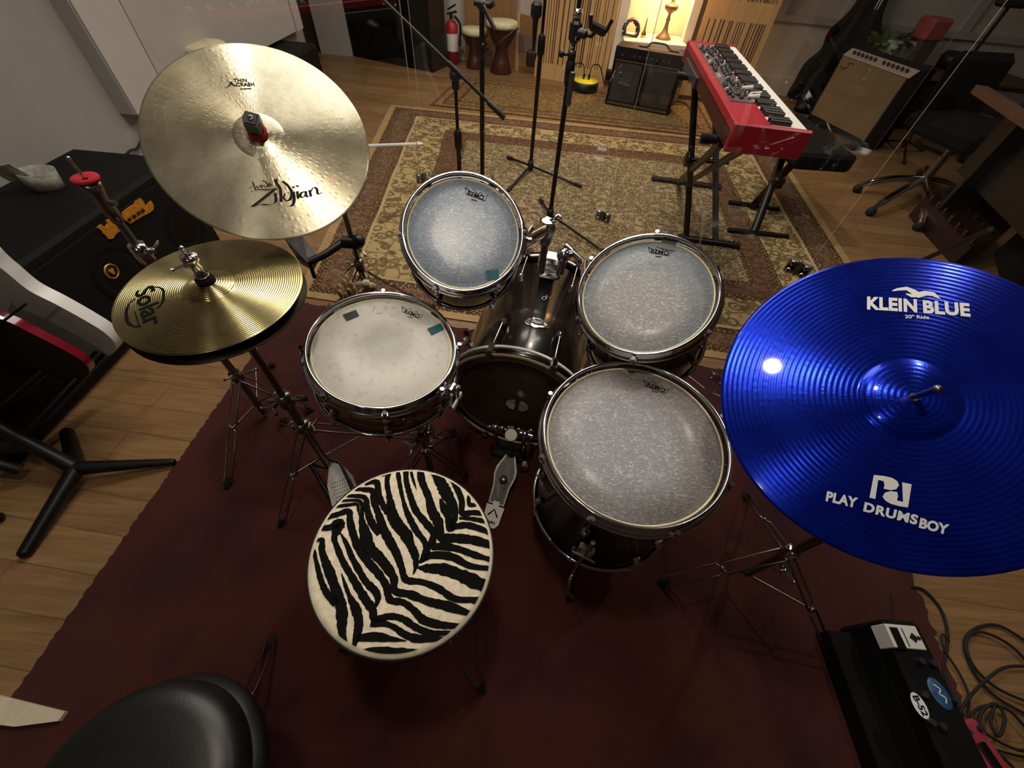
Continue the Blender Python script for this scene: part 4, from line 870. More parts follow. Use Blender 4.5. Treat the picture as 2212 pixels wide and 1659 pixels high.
b.lathe([(.001, .0062), (.016, .0062), (.016, .0075), (.001, .0075)], kf @ Matrix.Translation((0, cc.y, 0)), 24); make('engraved_emblem', b, M['dull_chrome'], fb)
b = MB(); b.prism([(-.034, .05), (-.012, .05), (-.012, .066), (.012, .066), (.012, .05), (.034, .05), (.030, -.012), (.018, -.028), (-.018, -.028), (-.030, -.012)], -.006, .006, kf); hl = make('heel_plate', b, M['label_white'], t)
b = MB(); o_, f_ = text_on(b, 'TAMA', (-.020, -.014), (.018, -.014), (0, 1), off=.03, lift=.0066); b.add(o_, f_, False, kf); ribbon(b, [(-.018, .012), (0, .036), (.018, .012)], .006, kf, lift=.0066); make('printed_logo', b, M['black_ink'], hl)
ft = h1+V((0, 0, 0)); b = MB(); b.box(kp+V((0, -.02, .004)), (.13, .07, .012), Matrix.Rotation(-BA, 3, 'Z'), bev=.003); make('base_plate', b, M['black_metal'], t); b = MB()
for s_ in (-.055, .055):
    o_ = V((math.cos(BA), -math.sin(BA), 0))*s_; b.tube([kp+o_+V((0, -.04, .0)), kp+o_+V((0, -.045, .20))], .009, 10); b.lathe([(.001, -.012), (.018, -.012), (.018, .012), (.001, .012)], Matrix.Translation(kp+o_+V((0, -.045, .20))) @ Matrix.Rotation(PI/2, 4, 'Y'), 16)
ax = kp+V((0, -.045, .20)); b.tube([ax-V((math.cos(BA), -math.sin(BA), 0))*.08, ax+V((math.cos(BA), -math.sin(BA), 0))*.085], .007, 10); b.box(ax, (.035, .03, .035), bev=.006)
for s_ in (-.03, .03, -.075, .075): b.sphere(ax+V((s_, .0, .012)), .011, 8)
b.box(kp+V((.07, -.09, .02)), (.03, .03, .04), bev=.005); b.tube([kp+V((.07, -.045, .17)), kp+V((.08, -.09, .04))], .005, 8); make('pedal_frame', b, M['chrome'], t)
b = MB(); bt = at(1104, 940, .27); b.tube([ax, bt], .004, 8); bs = make('beater_shaft', b, M['chrome'], t)
bfv = Matrix.Translation(bt) @ (V((0, 0, 1)).rotation_difference(V((-.1, -.5, 1)))).to_matrix().to_4x4(); b = MB(); b.lathe([(.001, -.04), (.020, -.04), (.023, -.01), (.023, .0), (.001, .0)], bfv, 24); make('beater_felt', b, M['black_cloth'], bs)
b = MB(); b.lathe([(.001, .004), (.018, .004), (.022, .001), (.022, -.003)], bfv, 24); make('beater_cap', b, M['wool_beater'], bs)
b = MB(); b.tube([ax+V((0, -.01, -.01)), h1], .007, 8); make('drive_chain', b, M['dull_chrome'], t)

# ================================================================== THRONES
ZC, ZN, ZR = V((-.174, .209, .657)), V((.133, -.006, 1)), .170
zF = frame(ZC, ZN); t = thing('drum_throne', 'round drum throne with zebra striped seat behind the snare', 'stool', fr=zF)
b = MB(); prof = [(1e-5, .0), (ZR*.6, 0), (ZR*.93, -.001), (ZR*.985, -.004), (ZR, -.010)]
b.lathe(prof, zF, 96); b.cur = 1
STR = [
 [(885, 70, 40), (870, 150, 40), (885, 250, 45), (900, 330, 60), (915, 420, 100), (960, 500, 90), (1020, 570, 90), (1060, 660, 70), (1095, 740, 60), (1100, 820, 40), (1078, 890, 8)],
 [(690, 165, 30), (780, 150, 50), (798, 200, 50), (810, 270, 50), (840, 340, 50), (885, 400, 60)], [(760, 110, 10), (830, 98, 26), (890, 85, 20)],
 [(955, 60, 35), (970, 160, 35), (990, 260, 30), (1020, 370, 40), (1060, 460, 55), (1110, 550, 50), (1170, 630, 50), (1185, 700, 60), (1150, 770, 45), (1130, 800, 10)],
 [(1150, 770, 45), (1240, 735, 55), (1390, 750, 60), (1530, 820, 45), (1695, 840, 34)],
 [(1020, 62, 40), (1025, 150, 42), (1055, 260, 50), (1100, 380, 55), (1180, 480, 60), (1240, 560, 55), (1232, 660, 60), (1330, 665, 62), (1450, 690, 55), (1560, 730, 50), (1700, 772, 36)],
 [(1062, 70, 22), (1080, 140, 24), (1106, 215, 4)],
 [(1135, 60, 50), (1150, 150, 60), (1200, 270, 60), (1228, 380, 75), (1280, 480, 80), (1300, 590, 70), (1420, 600, 72), (1560, 615, 66), (1702, 655, 56)],
 [(1245, 75, 60), (1300, 160, 90), (1345, 250, 100), (1395, 340, 70), (1415, 430, 45), (1395, 505, 50), (1500, 495, 50), (1600, 520, 50), (1700, 560, 34)],
 [(1292, 285, 12), (1320, 350, 60), (1365, 440, 66), (1368, 520, 56), (1410, 515, 40)],
 [(1360, 90, 24), (1425, 200, 50), (1465, 300, 50), (1470, 400, 50), (1560, 395, 40), (1680, 410, 34)],
 [(1445, 440, 20), (1540, 445, 34), (1690, 470, 36)],
 [(1528, 220, 14), (1524, 325, 36), (1590, 332, 24), (1625, 325, 10)],
 [(590, 205, 26), (690, 212, 40), (755, 225, 48), (768, 310, 55), (800, 400, 55), (840, 520, 66), (890, 620, 70), (945, 720, 60), (985, 830, 55), (1022, 930, 55), (1150, 950, 45), (1280, 1000, 52), (1420, 1085, 52), (1620, 1085, 36)],
 [(545, 262, 24), (690, 275, 40), (712, 370, 52), (745, 470, 60), (810, 570, 50)],
 [(500, 302, 18), (640, 300, 30), (672, 350, 30), (668, 450, 44), (695, 560, 84), (730, 680, 100), (800, 745, 84), (870, 830, 72), (925, 920, 62), (935, 1020, 56), (1060, 1050, 60), (1200, 1105, 62), (1350, 1140, 74), (1530, 1200, 40)],
 [(430, 352, 26), (560, 335, 30), (632, 330, 26), (642, 380, 20), (652, 430, 6)],
 [(355, 440, 44), (470, 412, 48), (565, 385, 50), (575, 460, 52), (605, 580, 60), (655, 700, 64), (720, 790, 64), (800, 880, 62), (865, 980, 58), (895, 1090, 58), (1000, 1112, 50), (1090, 1180, 54), (1160, 1250, 62), (1300, 1290, 52), (1460, 1300, 30)],
 [(325, 522, 36), (420, 512, 56), (490, 480, 90), (470, 540, 80), (450, 600, 46), (480, 690, 50), (522, 790, 52), (580, 890, 52), (645, 1000, 62), (700, 1090, 66), (755, 1170, 66), (775, 1240, 56), (900, 1222, 48), (1000, 1245, 50), (1100, 1310, 52), (1220, 1355, 44), (1380, 1350, 26)],
 [(500, 560, 10), (550, 650, 40), (590, 750, 46), (650, 860, 52), (705, 950, 54), (775, 1020, 60), (798, 1080, 52), (778, 1150, 20)],
 [(285, 630, 20), (350, 612, 40), (352, 700, 54), (385, 800, 66), (425, 900, 78), (465, 1020, 76), (500, 1120, 88), (512, 1220, 88), (512, 1330, 66), (525, 1460, 50)],
 [(285, 690, 30), (310, 800, 36), (350, 950, 46), (400, 1050, 52), (470, 1120, 60)],
 [(508, 880, 8), (540, 980, 30), (580, 1080, 42), (620, 1160, 74), (645, 1260, 74), (632, 1370, 66), (598, 1480, 24)],
 [(630, 1395, 50), (780, 1385, 64), (900, 1402, 40), (1025, 1418, 6)], [(740, 1270, 70), (850, 1280, 44), (930, 1310, 44), (1010, 1365, 54), (1120, 1400, 54), (1320, 1400, 26)],
 [(1110, 835, 12), (1200, 840, 72), (1330, 850, 88), (1480, 905, 96), (1600, 960, 96), (1680, 985, 60)], [(1535, 1110, 6), (1590, 1114, 22), (1620, 1110, 12)],
 [(620, 1512, 14), (780, 1492, 50), (950, 1520, 84), (1100, 1510, 44), (1220, 1490, 8)]]
rd = random.Random(11)
for s_ in STR:
    P = smooth_pts([(x_, y_, w_) for x_, y_, w_ in s_], 6); pts = []; ws = []
    for p in P:
        q = on(zF, 600+p.x/3.687, 1000+p.y/3.687, k=0); q2 = on(zF, 600+(p.x+p.z)/3.687, 1000+p.y/3.687, k=0)
        pts.append((q.x, q.y)); ws.append(max((q2-q).length*rd.uniform(.88, 1.14), .0005))
    # ragged brushy edges: keep inside the top
    ribbon(b, pts, ws, zF, lift=.0005, clip=ZR*.955)
make('seat_cover', b, [M['zebra_cream'], M['zebra_black']], t)
b = MB(); b.lathe([(ZR+.0005, -.009), (ZR+.003, -.012), (ZR+.003, -.05), (ZR-.01, -.062), (.02, -.064)], zF, 96); make('seat_cushion', b, M['leather'], t)
b = MB(); ring(b, zF, ZR+.001, -.0115, .0022, 96); make('piping', b, M['black_rubber'], t)
zb = V((ZC.x, ZC.y, 0)); b = MB(); b.tube([zb+V((0, 0, .12)), zF @ V((0, 0, -.06))], .0135, 14); b.box(zF @ V((0, 0, -.07)), (.09, .09, .02), zF.to_3x3(), bev=.005); make('post', b, M['dull_chrome'], t)
stand_legs(t, V((zb.x, zb.y, .42)), .14, [at(1040, 1488, .012), zb+V((-.26, -.12, .012)), zb+V((-.02, .25, .012))], M['dull_chrome'], .034)

KC = V((-.505, -.165, .60)); kfz = frame(KC, (0, 0, 1)); t = thing('drum_throne', 'black leather round stool with chrome rim in the bottom left corner', 'stool', fr=kfz)
b = MB(); KR = .158; b.lathe([(1e-5, .012), (KR*.45, .012), (KR*.75, .009), (KR*.88, .003), (KR*.95, -.006), (KR*.985, -.02), (KR*.99, -.045), (KR*.96, -.055)], kfz, 96); make('seat', b, M['leather'], t)
b = MB(); b.lathe([(KR*.9, -.050), (KR*1.04, -.060), (KR*1.06, -.080), (KR*1.0, -.10), (.02, -.10)], kfz, 72); make('seat_rim', b, M['leather'], t)
b = MB(); b.tube([V((KC.x, KC.y, .1)), V((KC.x, KC.y, .505))], .0135, 12); make('post', b, M['dull_chrome'], t)
stand_legs(t, V((KC.x, KC.y, .36)), .12, [at(587, 1382, .012), V((KC.x-.28, KC.y-.05, .012)), V((KC.x+.12, KC.y-.26, .012))], M['dull_chrome'], .03)
b = MB(); q = [at(-30, 1492), at(152, 1537), at(138, 1557), at(45, 1569), at(-30, 1560)]; b.prism([(p.x, p.y) for p in q], .006, .018)
solo('board', b, M['pale_board'], 'pale wooden board lying on the floor beside the black leather stool', 'board', q[0])

# ================================================================== CLEAR SHIELD
E_ = [V((-.93, 1.10, 0)), V((-.56, 2.10, 0)), V((.37, 1.87, 0)), V((.94, 1.22, 0)), V((1.55, .93, 0))]
t = thing('drum_shield', 'clear acrylic folding shield with chrome hinges around the back of the drum kit', 'shield', E_[2])
for i in range(4):
    a, c = E_[i], E_[i+1]; u = (c-a).normalized(); a = a+u*.022; c = c-u*.022; nn = V((-u.y, u.x, 0)); b = MB(); T = .004
    vs = [a-nn*T/2, c-nn*T/2, c+nn*T/2, a+nn*T/2]; vs = [p+V((0, 0, .012)) for p in vs]+[p+V((0, 0, 1.7)) for p in vs]
    b.add(vs, [(0, 1, 5, 4), (2, 3, 7, 6)], False); b.cur = 1; b.add(vs, [(0, 4, 7, 3), (1, 2, 6, 5), (4, 5, 6, 7), (3, 2, 1, 0)], False); pn = make('shield_panel', b, [M['acrylic'], M['acrylic_edge']], t)
def hinge(e, z, u):
    u = V(u).normalized(); rot = Matrix((u, V((-u.y, u.x, 0)), V((0, 0, 1)))).transposed(); fr = rot.to_4x4(); fr.translation = V((e.x, e.y, z)); b = MB()
    for s_ in (-1, 1):
        b.box((s_*.022, 0, 0), (.034, .012, .052), fr=fr, bev=.005)
        for q in (-.014, .014): b.lathe([(.001, 0), (.009, 0), (.009, .003), (.003, .004), (.001, .004)], fr @ Matrix.Translation((s_*.022, -.006, q)) @ Matrix.Rotation(PI/2, 4, 'X'), 12)
    b.tube([fr @ V((0, 0, -.026)), fr @ V((0, 0, .026))], .005, 8); make('hinge', b, M['chrome'], t)
hinge(E_[2], above(E_[2], 0, 468).z, (E_[3]-E_[1])); hinge(E_[3], above(E_[3], 0, 580).z, (E_[4]-E_[2])); hinge(E_[3], above(E_[3], 0, 818).z, (E_[4]-E_[2])); hinge(E_[1], above(E_[1], 0, 385).z+.0, (E_[2]-E_[0])); hinge(E_[2], .15, (E_[3]-E_[1])); hinge(E_[1], .15, (E_[2]-E_[0]))

# ================================================================== LEFT SIDE OF THE ROOM
def boxthing(b, x0, x1, y0, y1, z0, z1, bev=.01, rot=None): b.box(((x0+x1)/2, (y0+y1)/2, (z0+z1)/2), (x1-x0, y1-y0, z1-z0), rot, bev=bev)
# bass cabinet: front faces the kit
CX = -1.80; t = thing('speaker_cabinet', 'big black speaker cabinet against the left wall with an orange emblem', 'speaker', (CX-.23, 1.35, 0))
b = MB(); boxthing(b, XW+.03, CX, .55, 2.02, .01, .52, .015); make('cabinet_body', b, M['black_tolex'], t)
b = MB(); boxthing(b, CX, CX+.012, .60, 1.97, .05, .48, .004); gr = make('grille', b, M['black_cloth'], t)
def cabp(px, py): return at_x(px, py, CX+.013)
for k, (px, py) in enumerate(((402, 490), (262, 590))):
    c = at_x(px, py, CX+.014); c.z = max(.17, min(c.z, .33)); fr = frame(c, (1, 0, 0), (0, 1, 0)); b = MB()
    b.lathe([(.10, .0), (.118, .002), (.125, .0)], fr, 48); b.lathe([(1e-4, -.0), (.035, .003), (.09, -.003)], fr, 40); make('speaker_cone', b, mat('cone_paper', '#110b08', .8, spec=.1), t)
c = at_x(241, 586, CX+.014); fr = frame(c, (1, 0, 0), (0, 1, 0)); b = MB(); b.lathe([(.025, 0), (.027, .004), (.031, .004), (.033, 0)], fr, 36); rg = make('round_badge', b, M['gold_ring'], t)
b = MB(); b.disc(.0245, .001, fr, 32); make('badge_field', b, M['dark_brown'], rg)
b = MB(); b.prism([(-.012, .010), (-.006, .015), (.002, .010), (.010, .013), (.014, .004), (.008, -.004), (.004, -.016), (-.004, -.014), (-.008, -.002)], .0015, .003, fr); make('badge_emblem', b, M['orange_badge'], rg)
# the orange gothic lettering, traced as raised shapes (both halves and the row of slots)
def emb(pts, name='emblem_lettering'):
    vs = [cabp(180+x/7.373, 340+y/7.373) for x, y in pts]; n = len(vs); b = MB(); b.add(vs+[p+V((.006, 0, 0)) for p in vs], [tuple(range(n))[::-1], tuple(range(n, 2*n))]+[(i, (i+1) % n, n+(i+1) % n, n+i) for i in range(n)], False); return b
em = thing('emblem_plate', 'orange gothic style emblem fixed to the front of the black speaker cabinet', 'emblem', cabp(270, 470))
for pts in ([(205, 1120), (260, 1065), (330, 1110), (370, 1050), (350, 1000), (430, 965), (470, 985), (520, 980), (555, 1030), (535, 1090), (570, 1130), (560, 1180), (500, 1215), (455, 1290), (380, 1300), (355, 1250), (300, 1210), (270, 1160)],
            [(600, 880), (700, 800), (800, 740), (820, 690), (900, 650), (945, 700), (970, 780), (1010, 740), (1060, 690), (1105, 760), (1100, 830), (1040, 880), (900, 950), (730, 1055), (660, 1010), (620, 960)]):
    make('letter_block', emb(pts), M['orange_badge'], em)
for (x, y) in ((705, 985), (780, 935), (850, 885), (915, 845)):
    bb = emb([(x-32, y), (x, y-32), (x+32, y), (x, y+32)]); bb.v = [p+V((.0065, 0, 0)) for p in bb.v]; make('slot', bb, M['black_plastic'], em)
# small print cloth basket on the cabinet
c = at(105, 405, .52); c.x = min(c.x, -1.95); t = thing('storage_basket', 'small grey printed fabric basket on top of the black speaker cabinet', 'basket', c)
fr = Matrix.Translation(V((c.x, c.y, .522)))
b = MB(); b.lathe([(1e-4, 0), (.052, 0), (.062, .07), (.058, .07), (.048, .006), (1e-4, .006)], fr @ Matrix.Diagonal((1.25, .95, 1, 1)), 28); make('basket_body', b, M['bed_cloth'], t)
b = MB(); b.box((c.x-.055, c.y-.05, .60), (.085, .004, .075), Matrix.Rotation(.5, 3, 'X') @ Matrix.Rotation(.4, 3, 'Z')); make('fold_flap', b, M['bed_cloth'], t)
# grey box and cable behind the cabinet
b = MB(); boxthing(b, XW+.02, -2.02, 2.12, 2.55, .01, .36, .02); solo('storage_box', b, M['wall_paint'], 'grey box between the black speaker cabinet and the white wall panel', 'box', (-2.15, 2.4, 0))
b = MB(); q0 = at_x(300, 315, XW+.02); q1 = at_x(262, 352, XW+.03); b.tube(smooth_pts([q0+V((0, .2, .1)), q0, q0+V((.02, -.1, .01)), q1, V((XW+.05, 2.06, .3)), V((XW+.05, 2.06, .01))], 6), .007, 8); solo('cable', b, M['black_rubber'], 'black cable hanging down the left wall behind the speaker cabinet', 'cable', q1)
# conga with white head and clear glasses
c = at(428, 93, .72); c.x += .03; t = thing('conga', 'tall hand drum with a white head standing in front of the white wall panel', 'drum', (c.x, c.y, 0)); f = Matrix.Translation(V((c.x, c.y, 0)))
b = MB(); b.lathe([(.10, 0), (.12, .06), (.15, .3), (.155, .5), (.135, .70), (.11, .71)], f, 40); make('shell', b, M['dark_brown'], t)
b = MB(); b.lathe([(1e-4, .725), (.128, .723), (.14, .71), (.142, .70)], f, 40); make('drumhead', b, M['hide'], t)
b = MB(); ring(b, f, .145, .695, .006, 40); make('hoop', b, M['chrome'], t)
for k in range(5):
    a = k*2*PI/5+.3; b = MB(); b.tube([V((c.x+.15*math.cos(a), c.y+.15*math.sin(a), .70)), V((c.x+.16*math.cos(a), c.y+.16*math.sin(a), .52))], .006, 6); b.sphere(V((c.x+.15*math.cos(a), c.y+.15*math.sin(a), .705)), .011, 6); make('lug', b, M['chrome'], t)
# black combo under the panel, far end
t = thing('amplifier', 'black amplifier on the floor under the far end of the white wall panel', 'amplifier', (-2.15, 3.9, 0))
b = MB(); boxthing(b, -2.33, -2.0, 3.42, 4.42, .0, .52, .02); make('amp_body', b, M['black_tolex'], t)
b = MB(); boxthing(b, -2.30, -2.04, 3.45, 3.8, .52, .58, .03); make('top_bag', b, M['black_cloth'], t)
# tall black panel/door leaning at the back left
c0, c2 = at(742, 117), at(935, 157); t = thing('flight_case', 'tall black case standing against the back wall left of the fire extinguisher', 'case', (c0+c2)/2)
dv = V((.10, .33, 0)); b = MB(); b.hexa([c0, c2, V((c2.x, c2.y, 1.55)), V((c0.x, c0.y, 1.55))], dv); make('case_body', b, M['black_tolex'], t)
e = (c2-c0).normalized(); b = MB(); b.hexa([c2-e*.045, c2+e*.012, V((c2.x, c2.y, 1.56))+e*.012, V((c2.x, c2.y, 1.56))-e*.045], V((.11, .35, 0))); make('edge_trim', b, M['dark_brown'], t)
nrm = V((e.y, -e.x, 0)); pp = at_y(845, 8, c0.y*.45+c2.y*.55); b = MB(); b.box(pp+nrm*.02, (.16, .03, .06), Matrix.Rotation(math.atan2(e.y, e.x), 3, 'Z') @ Matrix.Rotation(-.3, 3, 'Y'), bev=.01)
for s_ in (-.08, .08): b.sphere(pp+e*s_+nrm*.035, .018, 8)
make('latch', b, M['chrome'], t)

# guitars on a black rack, left edge
t = thing('guitar_stand', 'black tubular guitar stand with splayed feet on the bare floor at the left', 'guitar stand', at(165, 1015))
hub = at(165, 1012, .07)
for (px, py), rr in (((372, 998), .013), ((55, 1192), .019), ((145, 935), .021)):
    e = at(px, py, .018); b = MB(); b.tube([hub, e], [.026, rr], 14); b.sphere(e, rr*1.02, 8); make('leg', b, M['black_metal'], t)
b = MB(); b.tube([hub, at(-40, 905, .22)], .024, 14); make('main_tube', b, M['black_metal'], t)
b = MB(); b.tube([at(45, 950, .15), at(235, 745, .33), at(262, 712, .34)], .019, 14); make('support_arm', b, M['black_metal'], t)
b = MB(); b.tube([at(-40, 915, .22), at(95, 800, .30)], .017, 14); make('support_arm', b, M['black_metal'], t)
b = MB(); b.box(at(18, 960, .12), (.09, .05, .08), bev=.02); b.tube([at(-10, 1000, .10), at(45, 1015, .05)], .02, 12); make('clamp', b, M['black_plastic'], t)
e = at(-5, 1118, .02); b = MB(); b.tube([e+V((-.12, .01, 0)), e], .017, 12); b.sphere(e, .017, 8); make('leg', b, M['black_metal'], t)
# white guitar: body outline in its own plane, edge facing up
def guitar_body(name, px, z, thick_dv, mt_edge, mt_face, parent):
    vs = [at(x, y, zz) for (x, y, zz) in px]; n = len(vs); dv = V(thick_dv); b = MB()
    b.add(vs+[p+dv for p in vs], [(i, (i+1) % n, n+(i+1) % n, n+i) for i in range(n)], True)
    b.cur = 1; b.add(vs, [tuple(range(n))[::-1]], False); b.add([p+dv for p in vs], [tuple(range(n))], False)
    return make(name, b, [mt_edge, mt_face], parent)
def flat_body(name, pxs, y, th, mts, parent):
    vs = [at_y(px, py, y) for px, py in pxs]; n = len(vs); vs = smooth_pts(vs, 4, True); n = len(vs); dv = V((0, th, 0)); b = MB()
    b.add(vs+[p+dv for p in vs], [(i, (i+1) % n, n+(i+1) % n, n+i) for i in range(n)], True)
    b.cur = 1; b.add(vs, [tuple(range(n))[::-1]], False); b.add([p+dv for p in vs], [tuple(range(n))], False)
    return make(name, b, mts, parent)
gl = at_y(200, 770, .88); t = thing('electric_guitar', 'white bodied guitar on the black stand, its pale curved edge up', 'guitar', gl)
flat_body('guitar_body', [(-60, 545), (0, 578), (60, 626), (120, 657), (180, 690), (225, 718), (249, 744), (243, 764), (215, 776), (180, 780), (120, 772), (40, 745), (-60, 715)], .88, .042, [M['white_plastic'], M['white_paint']], t)  # lit edge and shaded face of one white body put into two colours
gl = at_y(120, 790, .79); t = thing('electric_guitar', 'dark guitar with glossy red edge in front of the white one', 'guitar', gl)
gb = flat_body('guitar_body', [(-60, 668), (-40, 674), (22, 697), (60, 716), (100, 736), (140, 757), (180, 782), (192, 805), (150, 824), (80, 806), (0, 795), (-60, 788)], .79, .026, [M['red_gloss'], M['dark_brown']], t)
b = MB(); q = at_y(-10, 720, .788); b.tube([at_y(58, 655, .80), at_y(-60, 745, .77)], .004, 6); make('strap_pin', b, M['black_metal'], t)

# ================================================================== MICROPHONE STANDS
def round_tripod(t, base, hub_z, ends, mt, r=.007):
    b = MB(); b.lathe([(.001, -.04), (.022, -.04), (.026, -.01), (.02, .03), (.001, .03)], Matrix.Translation(V((base.x, base.y, hub_z))), 12); make('hub', b, mt, t)
    for e in ends:
        e = V(e); b = MB(); b.tube([V((base.x, base.y, hub_z-.01)), e], r, 10); lg = make('leg', b, mt, t)
        d = (e-V((base.x, base.y, hub_z))).normalized(); b = MB(); b.tube([e-d*.05, e+d*.01], r*1.6, 10); make('rubber_foot', b, M['black_rubber'], lg)
def pole(t, base, z0, z1, r=.011, joint=None):
    b = MB(); b.tube([V((base.x, base.y, z0)), V((base.x, base.y, joint or z1))], r, 12)
    if joint: b.tube([V((base.x, base.y, joint-.05)), V((base.x, base.y, joint-.02)), V((base.x, base.y, joint+.06)), V((base.x, base.y, joint+.08))], [r, r*1.7, r*1.7, r*.8], 12); b.tube([V((base.x, base.y, joint)), V((base.x, base.y, z1))], r*.72, 10)
    make('pole', b, M['black_metal'], t)
base = at(996, 445); t = thing('microphone_stand', 'black boom microphone stand with angled arm, leftmost behind the small tom', 'microphone stand', base, group=None)
zt = above(base, 0, 170).z; pole(t, base, .05, zt, .0148, zt*.55); round_tripod(t, base, .09, [base+V((-.28, .1, .01)), base+V((.10, .30, .01)), base+V((-.05, -.3, .01))], M['black_metal'])
b = MB(); b.tube([V((base.x, base.y, zt-.05)), V((base.x, base.y, zt+.02))], .022, 12); b.sphere(V((base.x, base.y, zt+.015)), .034, 10); make('boom_clamp', b, M['black_plastic'], t)
a = at_y(902, 72, base.y-.02); c = at_y(1090, 255, base.y-.02); dd = (c-a); b = MB(); b.tube([a-dd*.35, c], .0095, 10); b.tube([c-dd*.22, c-dd*.20, c], [.010, .016, .018], 12); b.tube([a+dd*.32, a+dd*.45], .015, 10); make('boom_arm', b, M['black_metal'], t)
base = at(1042, 432); t = thing('microphone_stand', 'straight black microphone stand pole between the boom stand and the djembes', 'microphone stand', base)
zt = above(base, 0, -60).z; pole(t, base, .02, zt, .0148); b = MB(); b.lathe([(.001, .0), (.14, 0), (.14, .012), (.02, .03), (.001, .03)], Matrix.Translation(base+V((0, 0, .009))), 32); make('round_base', b, M['black_metal'], t)
z2 = above(base, 0, 10).z; b = MB(); b.sphere(V((base.x, base.y, z2)), .028, 8); b.tube([V((base.x-.04, base.y-.02, z2+.01)), V((base.x+.05, base.y, z2))], .015, 8); b.tube([V((base.x+.01, base.y-.02, z2)), at_y(1068, 62, base.y-.05)], .012, 8); b.tube([at_y(1060, 5, base.y), at_y(1064, 16, base.y)], .02, 8); make('boom_clamp', b, M['black_plastic'], t)
base = at(1145, 372); t = thing('microphone_stand', 'black microphone stand with splayed tripod feet in the middle of the persian rug', 'microphone stand', base)
zt = above(base, 0, -80).z; pole(t, base, .05, zt, .0145, above(base, 0, 105).z); hz = above(base, 0, 355).z
round_tripod(t, base, hz, [at(1098, 340, .018), at(1253, 402, .018), at(1097, 412, .018)], M['black_metal'], .009)
z2 = above(base, 0, 22).z; b = MB(); b.box(V((base.x-.05, base.y-.03, z2)), (.07, .05, .09), bev=.02); b.tube([V((base.x-.05, base.y-.03, z2)), V((base.x-.05, base.y-.03, z2-.2))], [.022, .008], 8); make('mic_clip', b, M['black_plastic'], t)
base = at(1186, 480); t = thing('microphone_stand', 'black microphone stand with side clamp and phone holder, nearest on the rug', 'microphone stand', base)
zt = above(base, 0, -60).z; pole(t, base, .05, zt, .0148, above(base, 0, 165).z)
round_tripod(t, base, .07, [at(1168, 432, .018), at(1312, 548, .018), at(1110, 545, .018)], M['black_metal'], .009)
z2 = above(base, 0, 68).z; cc = V((base.x, base.y, z2)); e = at_y(1262, 74, base.y-.03); e2 = at_y(1292, 62, base.y-.06)
b = MB(); b.box(cc, (.06, .06, .10), bev=.02); b.tube([cc, e], [.026, .018], 10); b.tube([e, at_y(1278, 78, base.y-.04), e2], .010, 8); b.sphere(e, .02, 8); make('side_clamp', b, M['black_plastic'], t)
b = MB(); b.box(e2, (.09, .03, .04), Matrix.Rotation(.3, 3, 'Y'), bev=.01); b.tube([e2+V((-.04, 0, .0)), e2+V((-.045, -.01, .05))], .009, 8); b.tube([e2+V((.04, 0, -.01)), e2+V((.06, -.01, .04))], .009, 8); make('phone_holder', b, M['black_plastic'], t)
for py, mt_ in ((118, 'black_plastic'), (30, 'chrome')):
    z3 = above(base, 0, py).z; b = MB(); b.lathe([(.001, -.02), (.02, -.02), (.022, .0), (.02, .02), (.001, .02)], Matrix.Translation(V((base.x, base.y, z3))), 12)
    if py == 118: b.tube([V((base.x, base.y, z3)), V((base.x-.05, base.y, z3))], .008, 8); b.sphere(V((base.x-.055, base.y, z3)), .017, 8)
    make('collar', b, M[mt_], t)
b = MB(); z3 = above(base, 0, 190).z; b.box(V((base.x+.015, base.y-.015, z3)), (.03, .03, .16), bev=.006); make('grey_sleeve', b, M['grey_metal'], t)

# ================================================================== BACK OF THE ROOM
# slatted maple boards
def slat_board(name, label, p0, p1, h, rows, off=.0):
    p0, p1 = V(p0), V(p1); e = (p1-p0).normalized(); nr = V((e.y, -e.x, 0)); L = (p1-p0).length; t = thing(name, label, 'acoustic panel', p0)
    b = MB(); b.hexa([p0, p1, p1+V((0, 0, h)), p0+V((0, 0, h))], -nr*.06); make('board', b, M['maple'], t)
    rd = random.Random(len(label)); b = MB()
    for (z0, z1) in rows:
        s_ = .06
        while s_ < L-.05:
            w_ = rd.choice([.008, .012, .016]); a = p0+e*s_+nr*.0015
            b.hexa([a+V((0, 0, z0)), a+e*w_+V((0, 0, z0)), a+e*w_+V((0, 0, z1)), a+V((0, 0, z1))], -nr*.004); s_ += rd.choice([.024, .028, .034, .06])
    tag(make('slots', b, M['walnut'], t), kind=None)
    return t
slat_board('slatted_panel', 'maple panel with vertical slots left of the lamp alcove', at(1160, 168), V((.80, 6.02, 0)), 2.2, [(.16, .86), (1.0, 1.7)])
slat_board('slatted_panel', 'maple panel with vertical slots right of the lamp alcove behind the red keyboard', V((1.72, 5.92, 0)), V((2.42, 5.78, 0)), 2.2, [(.14, .72), (.88, 1.5)])
b = MB(); c = V((2.07, 5.80, .02)); b.box(c, (.75, .02, .04), WB); solo('skirting_strip', b, M['walnut'], 'dark strip along the foot of the right maple panel', 'strip', c)
for k, (x, y, w_) in enumerate(((.86, 6.0, .10), (1.62, 5.98, .09))):
    b = MB(); b.box((x, y, 1.25), (w_, .10, 2.1)); solo('alcove_post', b, M['cream_paint'], ('cream post on the left side of the lamp alcove', 'cream post on the right side of the lamp alcove')[k], 'post', (x, y, 0))
b = MB(); b.box((1.25, 6.32, 1.35), (1.0, .03, 2.5), WB); struct('wall_alcove', b, M['cream_paint'])
